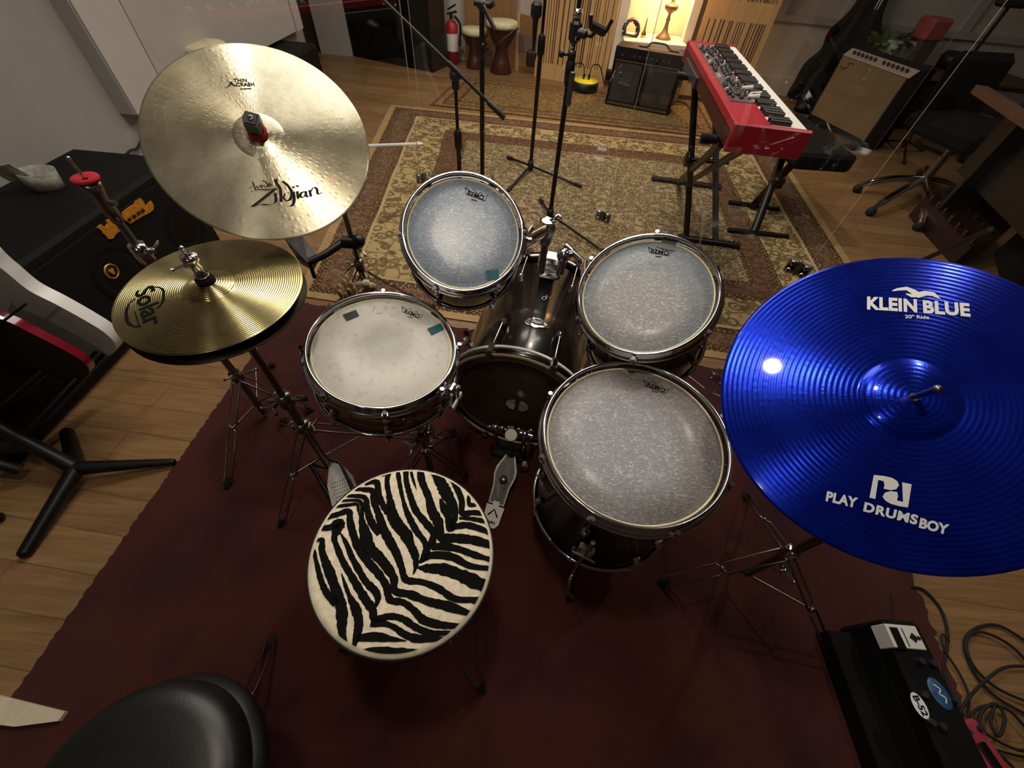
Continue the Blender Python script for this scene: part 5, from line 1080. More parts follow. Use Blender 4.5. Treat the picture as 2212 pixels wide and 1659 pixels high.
# low cream shelf with the lamp
t = thing('shelf_unit', 'low cream shelf behind the black amplifier carrying the table lamp', 'shelf', (1.22, 6.0, 0))
b = MB(); boxthing(b, .90, 1.60, 5.76, 6.24, .46, .50, .004, None); make('shelf_top', b, M['cream_paint'], t)
for x in (.93, 1.57):
    b = MB(); boxthing(b, x-.015, x+.015, 5.78, 6.22, 0, .46, .003); make('side_panel', b, M['cream_paint'], t)
lp = at(1432, 84, .50); lp = V((lp.x, min(lp.y, 6.08), .50)); f = Matrix.Translation(lp)
t = thing('table_lamp', 'ornate brass table lamp glowing on the cream shelf', 'lamp', lp)
b = MB(); b.lathe([(.001, 0), (.085, 0), (.082, .015), (.06, .035), (.035, .06), (.022, .11), (.018, .15), (.026, .165), (.016, .18), (.015, .21), (.03, .225), (.065, .245), (.075, .27), (.07, .285), (.02, .295), (.018, .33), (.028, .38), (.014, .44), (.009, .56), (.001, .56)], f, 32); make('lamp_base', b, M['old_metal'], t)
b = MB(); b.lathe([(.23, .57), (.12, .80)], f, 40); make('lamp_shade', b, M['lamp_shade'], t)
lamp('lamp_bulb', (lp.x, lp.y-.0, lp.z+.66), 24, .05, (1, .70, .38), 'POINT')
# tambourine and candle on the shelf
c = at(1358, 70, .52); c = V((c.x, min(c.y, 5.95), .56)); t = thing('tambourine', 'black half-moon tambourine with silver jingles at the left end of the cream shelf', 'tambourine', c)
f = frame(c, (.3, -.9, .35), (1, 0, 0)); b = MB(); b.lathe([(.07, -.022), (.10, -.022), (.10, .022), (.07, .022), (.07, -.022)], f, 40, a0=-.6, a1=PI+.6); b.box((0, -.045, 0), (.17, .02, .03), fr=f, bev=.008); make('frame', b, M['black_plastic'], t)
for k in range(5):
    a = -.3+k*(PI+.6)/4; b = MB()
    for dz in (-.008, .008): b.lathe([(.001, dz), (.024, dz), (.024, dz+.002), (.001, dz+.003)], f @ Matrix.Translation((.086*math.cos(a), .086*math.sin(a), 0)) , 14)
    make('jingle', b, M['chrome'], t)
c = V((c.x+.16, c.y+.05, .50)); b = MB(); b.lathe([(.001, 0), (.03, 0), (.028, .03), (.012, .06), (.006, .16), (.001, .17)], Matrix.Translation(c), 20); solo('ornament', b, M['brass'], 'small pointed metal ornament beside the tambourine on the shelf', 'ornament', c)
# combo amplifier under the lamp
A0, A1 = at(1306, 226), at(1441, 252); Ah = .52; e = (A1-A0).normalized(); nr = V((e.y, -e.x, 0)); t = thing('guitar_amplifier', 'black combo amplifier with two grilles and strap handle in front of the lamp shelf', 'amplifier', (A0+A1)/2)
def af(u, z, d=0): return A0+(A1-A0)*u+V((0, 0, z))+nr*d
b = MB(); b.hexa([af(0, .012), af(1, .012), af(1, Ah), af(0, Ah)], -nr*.27); make('amp_body', b, M['black_tolex'], t)
b = MB(); b.hexa([af(.03, Ah*.04, .004), af(.97, Ah*.04, .004), af(.97, Ah*.09, .004), af(.03, Ah*.09, .004)], -nr*.006); make('metal_strip', b, M['dull_chrome'], t)
for u0, u1 in ((.04, .44), (.54, .96)):
    b = MB(); b.hexa([af(u0, Ah*.11, .003), af(u1, Ah*.11, .003), af(u1, Ah*.76, .003), af(u0, Ah*.76, .003)], -nr*.005); make('grille', b, M['grille'], t)
b = MB(); b.hexa([af(.03, Ah*.78, .005), af(.97, Ah*.78, .005), af(.97, Ah*.80, .005), af(.03, Ah*.80, .005)], -nr*.006); make('trim_line', b, M['dull_chrome'], t)
b = MB(); b.hexa([af(.05, Ah*.82, .003), af(.95, Ah*.82, .003), af(.95, Ah*.95, .003), af(.05, Ah*.95, .003)], -nr*.005); cp = make('control_panel', b, M['black_metal'], t)
for k in range(9):
    if k == 1: continue
    b = MB(); p = af(.12+k*.085, Ah*.885, .004); b.tube([p, p+nr*.018], .011, 12); make('knob', b, M['grey_metal'], cp)
b = MB(); p = af(.1, Ah*.62, .006)
ribbon(b, [(-.03, .04), (-.03, .01), (.0, .0), (.02, .02)], .006, frame(p, nr, e)); ribbon(b, [(-.03, -.03), (.0, -.04), (.02, -.02), (.02, .0)], .006, frame(p, nr, e)); make('logo_script', b, M['dull_chrome'], t)
b = MB(); topc = lambda u, v, z=0: A0+(A1-A0)*u-nr*(.27*v)+V((0, 0, Ah+z)); b.tube(smooth_pts([topc(.30, .45, .008), topc(.42, .45, .01), topc(.47, .45, .045), topc(.60, .45, .05), topc(.68, .45, .045), topc(.76, .45, .01), topc(.88, .45, .008)], 4), .009, 8); make('handle', b, M['walnut'], t)
# yellow cable reel
c = at(1262, 196, 0); t = thing('cable_reel', 'black and yellow round cable reel on the floor left of the amplifier', 'cable reel', c); f = Matrix.Translation(c)
b = MB(); b.lathe([(.001, .008), (.15, .008), (.155, .03), (.155, .09), (.145, .10), (.001, .10)], f, 40); make('reel_body', b, M['black_plastic'], t)
b = MB(); b.lathe([(.145, .095), (.142, .108), (.03, .115), (.001, .115)], f, 40); make('socket_face', b, M['yellow'], t)
for s_ in (-.03, .03):
    b = MB(); b.tube([c+V((s_, 0, .11)), c+V((s_, 0, .16))], .014, 8); b.tube(smooth_pts([c+V((s_, 0, .16)), c+V((s_*2, .05, .24)), c+V((s_*5, .1, .22)), c+V((s_*8, .15, .05))], 5), .006, 8); make('plug', b, M['black_rubber'], t)
b = MB(); b.tube(smooth_pts([at(1452, 228, .01), at(1462, 219, .012), at(1480, 224, .01), at(1490, 234, .01)], 6), .006, 8); solo('cable', b, M['black_rubber'], 'short black cable on the rug right of the black combo amplifier', 'cable', at(1470, 225))
# fire extinguisher, djembes, washboard
c = at_y(979, 128, 6.48); c.z = 0; zt = above(c, 0, 45).z; t = thing('fire_extinguisher', 'red fire extinguisher with white label against the back wall', 'fire extinguisher', c); f = Matrix.Translation(c); R_ = .075; H_ = zt
b = MB(); b.lathe([(.001, 0), (R_, .0), (R_, H_*.92), (R_*.6, H_*1.0), (.02, H_*1.04)], f, 28); make('cylinder', b, M['red_paint'], t)
b = MB(); b.lathe([(R_+.001, H_*.32), (R_+.0015, H_*.33), (R_+.0015, H_*.72), (R_+.001, H_*.73)], f, 28); make('paper_label', b, M['label_white'], t)
b = MB(); b.tube([c+V((0, 0, H_)), c+V((0, 0, H_+.06))], .02, 10); b.tube([c+V((-.05, 0, H_+.06)), c+V((.07, -.0, H_+.09))], .012, 8); b.tube([c+V((-.04, 0, H_+.10)), c+V((.06, -.0, H_+.15))], .01, 8); make('valve_handle', b, M['black_plastic'], t)
b = MB(); b.tube(smooth_pts([c+V((.04, -.02, H_+.05)), c+V((.11, -.03, H_*.95)), c+V((.105, -.04, H_*.6)), c+V((.10, -.04, H_*.45))], 5), .016, 8); make('hose', b, M['black_rubber'], t)
def djembe(px, py, pyt, R_, label, name='djembe'):
    c = at(px, py); H_ = above(c, 0, pyt).z; t = thing(name, label, 'drum', c, group='djembes by the back wall'); f = Matrix.Translation(c)
    b = MB(); b.lathe([(.001, 0), (R_*.72, 0), (R_*.74, H_*.04), (R_*.55, H_*.25), (R_*.38, H_*.45), (R_*.45, H_*.55), (R_*.85, H_*.75), (R_*.97, H_*.9), (R_*.97, H_*.97)], f, 36); make('shell', b, M['djembe_wood'], t)
    b = MB(); b.lathe([(1e-4, H_), (R_*.93, H_), (R_*1.0, H_-.01), (R_*1.03, H_-.05), (R_*.99, H_-.055)], f, 36); make('drumhead', b, M['hide'], t)
    b = MB(); ring(b, f, R_*1.03, H_-.06, .008, 36); make('hoop', b, M['dark_brown'], t)
    for k in range(12):
        a = 2*PI*k/12; a2 = a+.26; b = MB(); b.tube([f @ V((R_*1.0*math.cos(a), R_*1.0*math.sin(a), H_-.06)), f @ V((R_*.9*math.cos(a2), R_*.9*math.sin(a2), H_*.75)), f @ V((R_*.5*math.cos(a2), R_*.5*math.sin(a2), H_*.56))], .004, 5); make('rope', b, M['walnut'], t)
djembe(1026, 146, 60, .155, 'smaller djembe with a furry white rim beside the fire extinguisher')
djembe(1082, 156, 44, .185, 'taller djembe with cream skin between the small djembe and the washboard')
w0, w1 = at(1112, 152), at(1158, 166); H_ = above(w0, 0, 27).z; e = (w1-w0).normalized(); nr = V((e.y, -e.x, 0)); lean = V((0, .10, 0)); t = thing('washboard', 'wooden washboard with ribbed metal plate leaning at the back wall', 'washboard', w0)
L = (w1-w0).length
def wq(u0, u1, z0, z1, d=0): return [w0+e*L*u+V((0, 0, z))+lean*(z/H_)+nr*d for u, z in ((u0, z0), (u1, z0), (u1, z1), (u0, z1))]
for u0, u1 in ((0, .1), (.9, 1)):
    b = MB(); b.hexa(wq(u0, u1, 0, H_), -nr*.03); make('side_rail', b, M['maple'], t)
b = MB(); b.hexa(wq(.1, .9, H_-.20, H_-.02), -nr*.02); make('top_board', b, M['washboard_wood'], t)
b = MB(); b.hexa(wq(.1, .9, .17, .205), -nr*.02); make('bottom_rail', b, M['washboard_wood'], t)
pl = MB(); pl.hexa(wq(.1, .9, .205, H_-.20), -nr*.008); pl_ = make('back_plate', pl, M['dark_brown'], t); nr_ = 13; st_ = (H_-.20-.21)/nr_
for k in range(nr_): b = MB(); b.hexa(wq(.12, .88, .21+k*st_, .21+(k+.55)*st_, .006), -nr*.010); make('rib', b, M['silver_panel'], pl_)
# brown plywood backdrop behind the djembes
b = MB(); xl, xr = at_y(1003, 100, 6.52).x, at_y(1112, 100, 6.48).x; c = wbp((xl+xr)/2, .06, .75); b.box(c, (xr-xl, .03, 1.5), WB); solo('plywood_sheet', b, M['washboard_wood'], 'brown plywood sheet behind the two djembes', 'board', c)
b = MB(); b.box(wbp(-.05, .30, .16), (.22, .14, .16), WB, bev=.02); solo('wooden_block', b, M['dark_brown'], 'dark box on the floor behind the washboard legs', 'box', wbp(-.05, .30, .0))

# ================================================================== KEYBOARD
KZ = .95; kq = [at(1590, 272, KZ), at(1752, 291, KZ), at(1616, 107, KZ), at(1511, 92, KZ)]
kO = kq[0]; ex = (kq[1]-kq[0]); kw = ex.length; ex.normalize(); ey = ((kq[3]+kq[2])/2-(kq[0]+kq[1])/2); ey = (ey-ex*ey.dot(ex)); kl = ey.length; ey.normalize()
Kf = Matrix((ex, ey, V((0, 0, 1)))).transposed().to_4x4(); Kf.translation = kO
t = thing('stage_keyboard', 'red stage keyboard with knob panel on a black X stand', 'keyboard', fr=Kf)
KD = .085
b = MB(); b.prism([(0, 0), (kw, 0), (kw, kl), (0, kl)], -KD, -.030, Kf); make('chassis', b, M['dark_red'], t)
b = MB(); b.box((kw/2, .010, -.040), (kw+.012, .022, .10), fr=Kf, bev=.006); make('end_cheek', b, M['red_paint'], t)
b = MB(); b.box((kw/2, kl-.010, -.040), (kw+.012, .022, .10), fr=Kf, bev=.006); make('end_cheek', b, M['red_paint'], t)
b = MB(); b.box((kw*.25, kl/2, -.012), (kw*.50, kl-.04, .036), fr=Kf, bev=.004); top_ = make('top_panel', b, M['red_paint'], t)
b = MB(); b.box((kw*.29, kl*.57, .0075), (kw*.36, kl*.74, .003), fr=Kf); make('control_field', b, mat('control_field', '#5b4a4e', .4, 0, var=.35, vscale=60), top_)
rd = random.Random(5)
for i in range(26):
    for j in range(3):
        u = kw*(.16+.125*j)+rd.uniform(-.006, .006); v = kl*(.23+.70*i/26)
        if rd.random() < .2: continue
        b = MB(); f = Kf @ Matrix.Translation((u, v, .009))
        if rd.random() < .6: b.lathe([(.001, .014), (.008, .014), (.0095, 0)], f, 10); make('knob', b, M['black_plastic'], top_)
        else: b.box((0, 0, .004), (.012, .007, .008), fr=f); make('button', b, M['label_white'] if rd.random() < .4 else M['grey_metal'], top_)
b = MB(); b.box((kw*.30, kl*.30, .012), (kw*.16, .10, .010), fr=Kf, bev=.003); make('display', b, M['grey_metal'], top_)
for (u, v) in ((.40, .24), (.46, .27), (.40, .33)):
    b = MB(); b.tube([Kf @ V((kw*u, kl*v, .015)), Kf @ V((kw*u+.05, kl*v+.02, .018))], .007, 8); make('wheel', b, M['label_white'], top_)
nk = 43; k0 = .022; kp_ = (kl-.044)/nk
blk = {0, 1, 3, 4, 5}
for i in range(nk):
    b = MB(); b.box((kw*.745, k0+kp_*(i+.5), -.006), (kw*.48, kp_*.96, .02), fr=Kf, bev=.0015); make('white_key', b, M['label_white'], t)
for i in range(nk-1):
    if i % 7 in blk: b = MB(); b.box((kw*.63, k0+kp_*(i+1), .012), (kw*.27, kp_*.70, .018), fr=Kf, bev=.002); make('black_key', b, M['black_plastic'], t)
b = MB(); b.box((-.004, kl*.75, -.07), (.012, kl*.3, .05), fr=Kf, bev=.003); make('rear_connectors', b, M['grey_metal'], t)
# X stand
nb = [at(1470, 514, .02), at(1592, 531, .02)]; fb_ = [at(1411, 386, .02), at(1553, 405, .02)]; t = thing('keyboard_stand', 'black double X stand under the red keyboard', 'stand', (nb[0]+nb[1])/2)
for p, q in (nb, fb_):
    b = MB(); b.tube([p, q], .024, 12); fbm = make('foot_bar', b, M['black_metal'], t); d = (q-p).normalized()
    for e_, s_ in ((p, -1), (q, 1)):
        b = MB(); b.tube([e_-d*.03*s_, e_+d*.012*s_], .028, 12); make('end_cap', b, M['black_rubber'], fbm)
zb_ = KZ-KD-.02
for u in (.10, .62):
    p = nb[0]+(nb[1]-nb[0])*u; q = Kf @ V((kw*(.10+u*.8), kl*.80, 0)); q.z = zb_; b = MB(); b.tube([p, q], .019, 10); make('cross_tube', b, M['black_metal'] if u < .5 else M['inlay_grey'], t)
    p = fb_[0]+(fb_[1]-fb_[0])*(.36+u*.25); q = Kf @ V((kw*(.0+u*.75), kl*.10, 0)); q.z = zb_; b = MB(); b.tube([p, q], .019, 10); make('cross_tube', b, M['black_metal'], t)
for v in (.12, .80):
    p = Kf @ V((-.06, kl*v, 0)); q = Kf @ V((kw+.0, kl*v, 0)); p.z = q.z = zb_; b = MB(); b.tube([p, q], .0165, 10); b.tube([p, p+(q-p)*.12], .021, 10); make('support_bar', b, M['black_metal'], t)
c = (nb[0]+fb_[0])/2; pv = at(1496, 345, .5); b = MB(); b.tube([pv+V((-.03, 0, 0)), pv+V((.22, 0, 0))], .011, 10); b.lathe([(.001, 0), (.04, 0), (.04, .02), (.001, .02)], Matrix.Translation(pv+V((-.04, 0, 0))) @ Matrix.Rotation(PI/2, 4, 'Y'), 20); make('pivot', b, M['black_metal'], t)
# bench
sc_ = at(1775, 315, .50); t = thing('keyboard_bench', 'black padded keyboard bench with X legs beyond the red keyboard', 'bench', (sc_.x, sc_.y, 0)); S4 = [at(1688, 333, .50), at(1812, 338, .50)]
b = MB(); q = [at(1680, 345, .50), at(1812, 352, .50), at(1826, 330, .50), at(1740, 205, .50)]
e = (q[2]-q[3]).normalized(); ctr = (at(1690, 340, .5)+at(1818, 325, .5)+at(1735, 232, .5))/3
b.box((1.86, 3.22, .475), (.38, .80, .10), Matrix.Rotation(.06, 3, 'Z'), bev=.02); make('seat_pad', b, M['black_cloth'], t)
for (p, q) in (((1572, 497), (1702, 511)), ((1574, 437), (1682, 452))):
    p, q = at(*p, .018), at(*q, .018); b = MB(); b.tube([p, q], .018, 12); make('foot_bar', b, M['black_metal'], t)
p, q = at(1628, 503, .02), at(1625, 446, .02)
for p_, q_ in ((p, V((1.92, 3.45, .44))), (q, V((1.80, 3.0, .44)))):
    b = MB(); b.tube([p_, q_], .028, 10); make('cross_leg', b, M['black_metal'], t)
b = MB(); b.box((p+V((.12, .25, .25))), (.07, .05, .07), bev=.01); make('locking_plate', b, M['black_metal'], t)

# ================================================================== RIGHT SIDE OF THE ROOM
def gig_bag(name, label, prof, base, tilt, yaw, th, mt):
    # profile in metres (width, height), leaned back and turned
    base = V(base); fr = Matrix.Translation(base) @ Matrix.Rotation(yaw, 4, 'Z') @ Matrix.Rotation(tilt, 4, 'X') @ Matrix.Rotation(PI/2, 4, 'X')
    t = thing(name, label, 'guitar case', base); P = smooth_pts([(x, y, 0) for x, y in prof], 4, True); n = len(P); b = MB()
    loops = [(.82, 0), (.97, th*.2), (1, th*.5), (.97, th*.8), (.82, th)]; c = sum((p for p in P), V((0, 0, 0)))/n; vs = []
    for s_, z in loops:
        for p in P: q = c+(p-c)*s_ if s_ < 1 else p; vs.append((q.x, max(q.y, .005), -z))
    fs = [tuple(range(n)), tuple(range(4*n, 5*n))[::-1]]+[(k*n+i, k*n+(i+1) % n, (k+1)*n+(i+1) % n, (k+1)*n+i) for k in range(4) for i in range(n)]
    b.add(vs, fs, True, fr); make('case_body', b, mt, t); return t, fr
bag = [(-.20, 0), (.20, 0), (.23, .15), (.22, .32), (.16, .45), (.17, .60), (.10, .78), (.07, 1.1), (.09, 1.32), (-.09, 1.32), (-.07, 1.1), (-.10, .78), (-.17, .60), (-.16, .45), (-.22, .32), (-.23, .15)]
g0 = at(1715, 238)
t, f = gig_bag('guitar_case', 'black guitar case with brass latches standing in the corner behind the keyboard', bag, (3.28, 5.62, 0), -.10, -.15, .13, M['black_tolex'])
for (x, y) in ((.20, .10), (.21, .25), (.15, .5)):
    b = MB(); b.lathe([(.001, .012), (.022, .01), (.026, 0)], f @ Matrix.Translation((x-.06, y, .002)), 14); make('latch', b, M['brass'], t)
b = MB(); q = [(.03, .92), (.055, .92), (.055, 1.02), (.03, 1.02)]; b.tube([f @ V((x, y, .004)) for x, y in q], .005, 6, closed=True); make('handle', b, M['label_white'], t)
t, f = gig_bag('guitar_case', 'second black case leaning behind the brown fabric amplifier', [(x*1.7, y*1.1) for x, y in bag], (at_y(1835, 105, 6.16).x, 6.16, 0), -.03, -.08, .10, M['black_cloth'])
# brown fabric combo
F0, F1 = at(1750, 250, .07), at(1864, 309, .07); Fh = .60; e = (F1-F0).normalized(); nr = V((e.y, -e.x, 0)); t = thing('guitar_amplifier', 'black combo amplifier with brown grille cloth and silver knob panel by the guitar cases', 'amplifier', (F0+F1)/2)
F1 = F0+(F1-F0)*1.0
def ff_(u, z, d=0): return V((F0.x, F0.y, 0))+(F1-F0)*u+V((0, 0, z))+nr*d
b = MB(); b.hexa([ff_(-.02, .02), ff_(1.02, .02), ff_(1.02, .600), ff_(-.02, .600)], -nr*.27); b.hexa([ff_(-.02, .600, -.075), ff_(1.02, .600, -.075), ff_(1.02, .665, -.075), ff_(-.02, .665, -.075)], -nr*.195); make('amp_body', b, M['black_tolex'], t)
b = MB(); b.hexa([ff_(0, .09, .004), ff_(1, .09, .004), ff_(1, .60, .004), ff_(0, .60, .004)], -nr*.006); make('grille', b, M['amp_cloth'], t)
b = MB(); b.hexa([ff_(-.02, .603, .0), ff_(1.02, .603, .0), ff_(1.02, .660, -.073), ff_(-.02, .660, -.073)], -nr*.004); cp = make('control_panel', b, M['silver_panel'], t)
for k in range(13):
    if k == 6: continue
    b = MB(); p = ff_(.10+k*.068, .634, -.036); b.tube([p, p+nr*.016+V((0, 0, .014))], .014, 10); make('knob', b, M['black_plastic'], cp)
b = MB(); ribbon(b, smooth_pts([(-.07, -.01), (-.03, -.03), (.02, .0), (.0, .02), (.06, .03)], 3), .008, frame(ff_(.14, .54, .006), nr, e)); make('script_logo', b, M['dark_brown'], t)
b = MB(); b.hexa([ff_(.2, 0, -.02), ff_(.98, 0, .08), ff_(1.02, .05, .08), ff_(.2, .04, -.02)], -nr*.2); make('tilt_leg', b, M['dark_brown'], t)
# brown chest behind with plants, red box, bed of clutter
t = thing('wooden_chest', 'dark wooden chest against the back wall right of the guitar cases', 'chest', (4.4, 5.7, 0))
b = MB(); boxthing(b, 3.50, 5.30, 5.42, 6.0, 0, .45, .015); make('chest_body', b, M['dark_brown'], t)
b = MB(); boxthing(b, 3.46, 5.34, 5.38, 6.02, .45, .48, .01); make('chest_top', b, M['walnut'], t)
def ch(px, py, y=None):
    p = at(px, py, .48); p.y = min(max(p.y, 5.5), 5.92); q = at_y(px, py, p.y); return V((q.x, q.y, .48))
def leafy(c, n, R_, mt, label, name='potted_plant', seed=1, cat='plant'):
    rd = random.Random(seed); c = V(c); t = thing(name, label, cat, c)
    b = MB(); b.lathe([(.001, 0), (.06, 0), (.075, .11), (.07, .11), (.065, .09), (.001, .09)], Matrix.Translation(c), 18); make('pot', b, M['dark_brown'], t)
    b = MB()
    for k in range(n):
        a = rd.uniform(0, 2*PI); el = rd.uniform(.1, 1.3); L = R_*rd.uniform(.5, 1); d = V((math.cos(a)*math.cos(el), math.sin(a)*math.cos(el), math.sin(el))); p = c+V((0, 0, .1)); tip = p+d*L; s_ = d.cross(V((0, 0, 1))).normalized()*R_*.16; m_ = p+d*L*.6+V((0, 0, .02))
        b.add([p, m_+s_, tip-V((0, 0, L*.2)), m_-s_], [(0, 1, 2, 3)], False); b.add([p+V((0, 0, -.002)), m_+s_+V((0, 0, -.002)), tip-V((0, 0, L*.2+.002)), m_-s_+V((0, 0, -.002))], [(3, 2, 1, 0)], False)
    make('leaves', b, mt, t)
leafy(ch(1893, 122), 46, .30, M['leaf_green'], 'green leafy plant at the left end of the dark chest', seed=2)
leafy(ch(1935, 90), 36, .26, M['leaf_dark'], 'dark leaved plant behind the green one on the chest', seed=3)
b = MB(); rd = random.Random(8); cb = ch(1925, 112); b.box(cb+V((0, 0, .12)), (.36, .26, .20), Matrix.Rotation(.3, 3, 'Z') @ Matrix.Rotation(.2, 3, 'X'), bev=.04); solo('cloth_bundle', b, M['bed_cloth'], 'pale printed cloth bundle beside the plants on the chest', 'cloth', cb)
b = MB(); rb_ = ch(1990, 95); b.box(rb_+V((0, 0, .11)), (.22, .20, .22), Matrix.Rotation(.2, 3, 'Z'), bev=.02); solo('storage_bin', b, M['brown_panel'], 'dark brown bin on the chest with the soft red box on top', 'bin', rb_); rb_ = rb_+V((0, 0, .22)); b = MB(); b.box(rb_+V((0, 0, .09)), (.24, .22, .18), Matrix.Rotation(.2, 3, 'Z'), bev=.02); solo('red_box', b, M['soft_red'], 'soft red box on top of the brown bin near the back wall', 'box', rb_)
b = MB(); b.lathe([(.001, 0), (.13, 0), (.16, .10), (.12, .14), (.001, .14)], Matrix.Translation(ch(2062, 130)), 24); solo('bowl', b, M['dark_brown'], 'round dark bowl at the front edge of the chest', 'bowl', ch(2062, 130))
b = MB(); b.box((4.35, 4.9, .16), (.5, .3, .3), Matrix.Rotation(.5, 3, 'Z'), bev=.03); solo('storage_crate', b, M['brown_panel'], 'brown crate on the floor right of the brown fabric amplifier', 'crate', (4.35, 4.9, 0))
# office chair
oc = at(1972, 418); t = thing('office_chair', 'black office chair with curved chrome legs at the right of the room', 'chair', oc)
b = MB(); b.tube([oc+V((0, 0, .07)), oc+V((.0, 0, .30))], .034, 14); b.tube([oc+V((0, 0, .28)), oc+V((0, 0, .42))], .022, 12); make('gas_post', b, M['dull_chrome'], t)
for (px, py) in ((1853, 407), (1882, 457), (1984, 489), (2075, 430), (1990, 372)):
    e = at(px, py, .03); d = e-oc; m1 = oc+d*.5+V((0, 0, .105)); b = MB(); b.tube(smooth_pts([oc+V((0, 0, .12)), m1, oc+d*.9+V((0, 0, .05)), e+V((0, 0, .02))], 5), [.027]*11+[.020]*5, 10); lg = make('leg', b, M['chrome'], t)
    b = MB(); b.sphere(e, .036, 8, (1, 1, 1)); make('glide', b, M['black_rubber'], lg)
b = MB(); b.box(oc+V((.05, .05, .47)), (.62, .60, .13), Matrix.Rotation(.3, 3, 'Z'), bev=.035); make('seat', b, M['black_cloth'], t)
b = MB(); b.box(oc+V((.10, .42, .66)), (.52, .12, .46), Matrix.Rotation(.15, 3, 'Z') @ Matrix.Rotation(-.15, 3, 'X'), bev=.05); b.tube([oc+V((.06, .2, .42)), oc+V((.09, .40, .55))], .03, 8); make('backrest', b, M['black_cloth'], t)
# mixing desk with wooden rail
t = thing('studio_desk', 'dark studio desk with a wooden front rail at the right edge', 'desk', (3.5, 3.0, 0))
d0, d1 = at(2102, 205, .78), at(2230, 292, .78); e = (d1-d0).normalized(); nr = V((-e.y, e.x, 0))
if nr.x < 0: nr = -nr
d0 = d0-e*.05; d1 = d1+e*.8
b = MB(); b.hexa([d0, d1, d1+V((0, 0, .045)), d0+V((0, 0, .045))], nr*.07); make('front_rail', b, M['walnut'], t)
b = MB(); b.hexa([d0+nr*.07, d1+nr*.07, d1+nr*.07+V((0, 0, .03)), d0+nr*.07+V((0, 0, .03))], nr*.65); make('desk_top', b, M['dark_brown'], t)
for u in (.16, .94):
    p = d0+(d1-d0)*u+nr*.22; b = MB(); b.hexa([V((p.x, p.y, 0)), V((p.x, p.y, 0))+e*.04, p+e*.04, p], nr*.5); make('side_panel', b, M['black_plastic'], t)
b = MB(); p0 = d0+nr*.3+V((0, 0, -.45)); p1 = d1+nr*.3+V((0, 0, -.45)); b.hexa([p0, p1, p1+V((0, 0, .40)), p0+V((0, 0, .40))], nr*.02); make('modesty_panel', b, M['black_plastic'], t)
tdesk = d0+(d1-d0)*.33+nr*.42+V((0, 0, .032))
sr = Matrix((e, nr, V((0, 0, 1)))).transposed()
t = thing('computer_screen', 'dark slanted screen on the studio desk', 'screen', tdesk)
b = MB(); b.box(tdesk+V((0, 0, .17)), (.50, .04, .32), sr @ Matrix.Rotation(-.35, 3, 'X'), bev=.012); make('housing', b, M['black_plastic'], t)
b = MB(); b.box(tdesk+V((0, 0, .01)), (.2, .16, .02), sr, bev=.004); b.box(tdesk+V((0, 0, .06)), (.05, .03, .12), sr); make('foot', b, M['black_plastic'], t)
rd = random.Random(21)
for k in range(5):
    p = d0+(d1-d0)*(.2+.13*k)+nr*(.16+.05*(k % 2))+V((0, 0, .032)); b = MB(); b.box(p+V((0, 0, .008)), (.10, .05, .016), sr @ Matrix.Rotation(rd.uniform(-.5, .5), 3, 'Z'), bev=.004)
    solo('gadget', b, M['dull_chrome'], ['small silver gadget at the left end of the desk top', 'silver gadget second along the wooden desk rail', 'silver gadget in front of the dark screen', 'silver gadget right of the screen foot', 'silver gadget at the right end of the desk'][k], 'gadget', p)
# equipment under the desk: synth with red panel, long dark case
k0_, k1_, k2_, k3_ = at(1998, 425, .16), at(2098, 535, .14), at(2175, 500, .18), at(2060, 400, .20); t = thing('sound_mixer', 'dark red knobbed mixer panel on the floor right of the office chair', 'mixer', (k0_+k2_)/2)
cq = (k0_+k1_+k2_+k3_)/4; t.location = V((cq.x, cq.y, 0)); ROOT[t.name] = Matrix.Translation(t.location)
b = MB(); q = [k0_, k1_, k2_, k3_]; lowq = [V((p.x, p.y, .008)) for p in q]; b.add(q+lowq, [(0, 1, 2, 3), (7, 6, 5, 4), (0, 4, 5, 1), (1, 5, 6, 2), (2, 6, 7, 3), (3, 7, 4, 0)], False); mb_ = make('mixer_body', b, M['mixer_red'], t)
for i in range(7):
    for j in range(2):
        p = k0_*(1-(i+.5)/7)+k1_*((i+.5)/7); p2 = k3_*(1-(i+.5)/7)+k2_*((i+.5)/7); q = p+(p2-p)*(.15+.5*j); b = MB(); b.tube([q, q+V((0, 0, .022))], .013, 10); make('knob', b, M['dull_chrome'] if j == 0 else M['dark_brown'], mb_)
q0 = at(2100, 360, .02); b = MB(); b.box((q0.x+.35, q0.y-.1, .2), (.9, .35, .38), Matrix.Rotation(-.9, 3, 'Z'), bev=.02); solo('equipment_case', b, M['black_tolex'], 'long black equipment case under the studio desk', 'case', (q0.x+.35, q0.y-.1, 0))
q0 = at(2150, 620, .0); b = MB(); b.box((q0.x+.42, q0.y-.02, .14), (.8, .46, .27), Matrix.Rotation(-.5, 3, 'Z'), bev=.06); solo('gear_bag', b, M['black_cloth'], 'black soft gear bag on the floor beyond the blue cymbal', 'bag', (q0.x+.3, q0.y+.1, 0))
b = MB(); b.tube([at(1975, 570, .03), at(2085, 520, .35), at(2140, 495, .5)], .014, 10); solo('stand_leg', b, M['black_metal'], 'dark strut rising from behind the blue cymbal towards the gear bag', 'pole', at(1975, 570, .03))
b = MB(); p, q = at(2045, 300, .30), at(2185, 430, .12); b.hexa([p, q, q+V((0, 0, .06)), p+V((0, 0, .06))], V((.12, .08, 0))); solo('plank', b, M['walnut'], 'brown plank leaning among the black equipment under the desk', 'board', p)
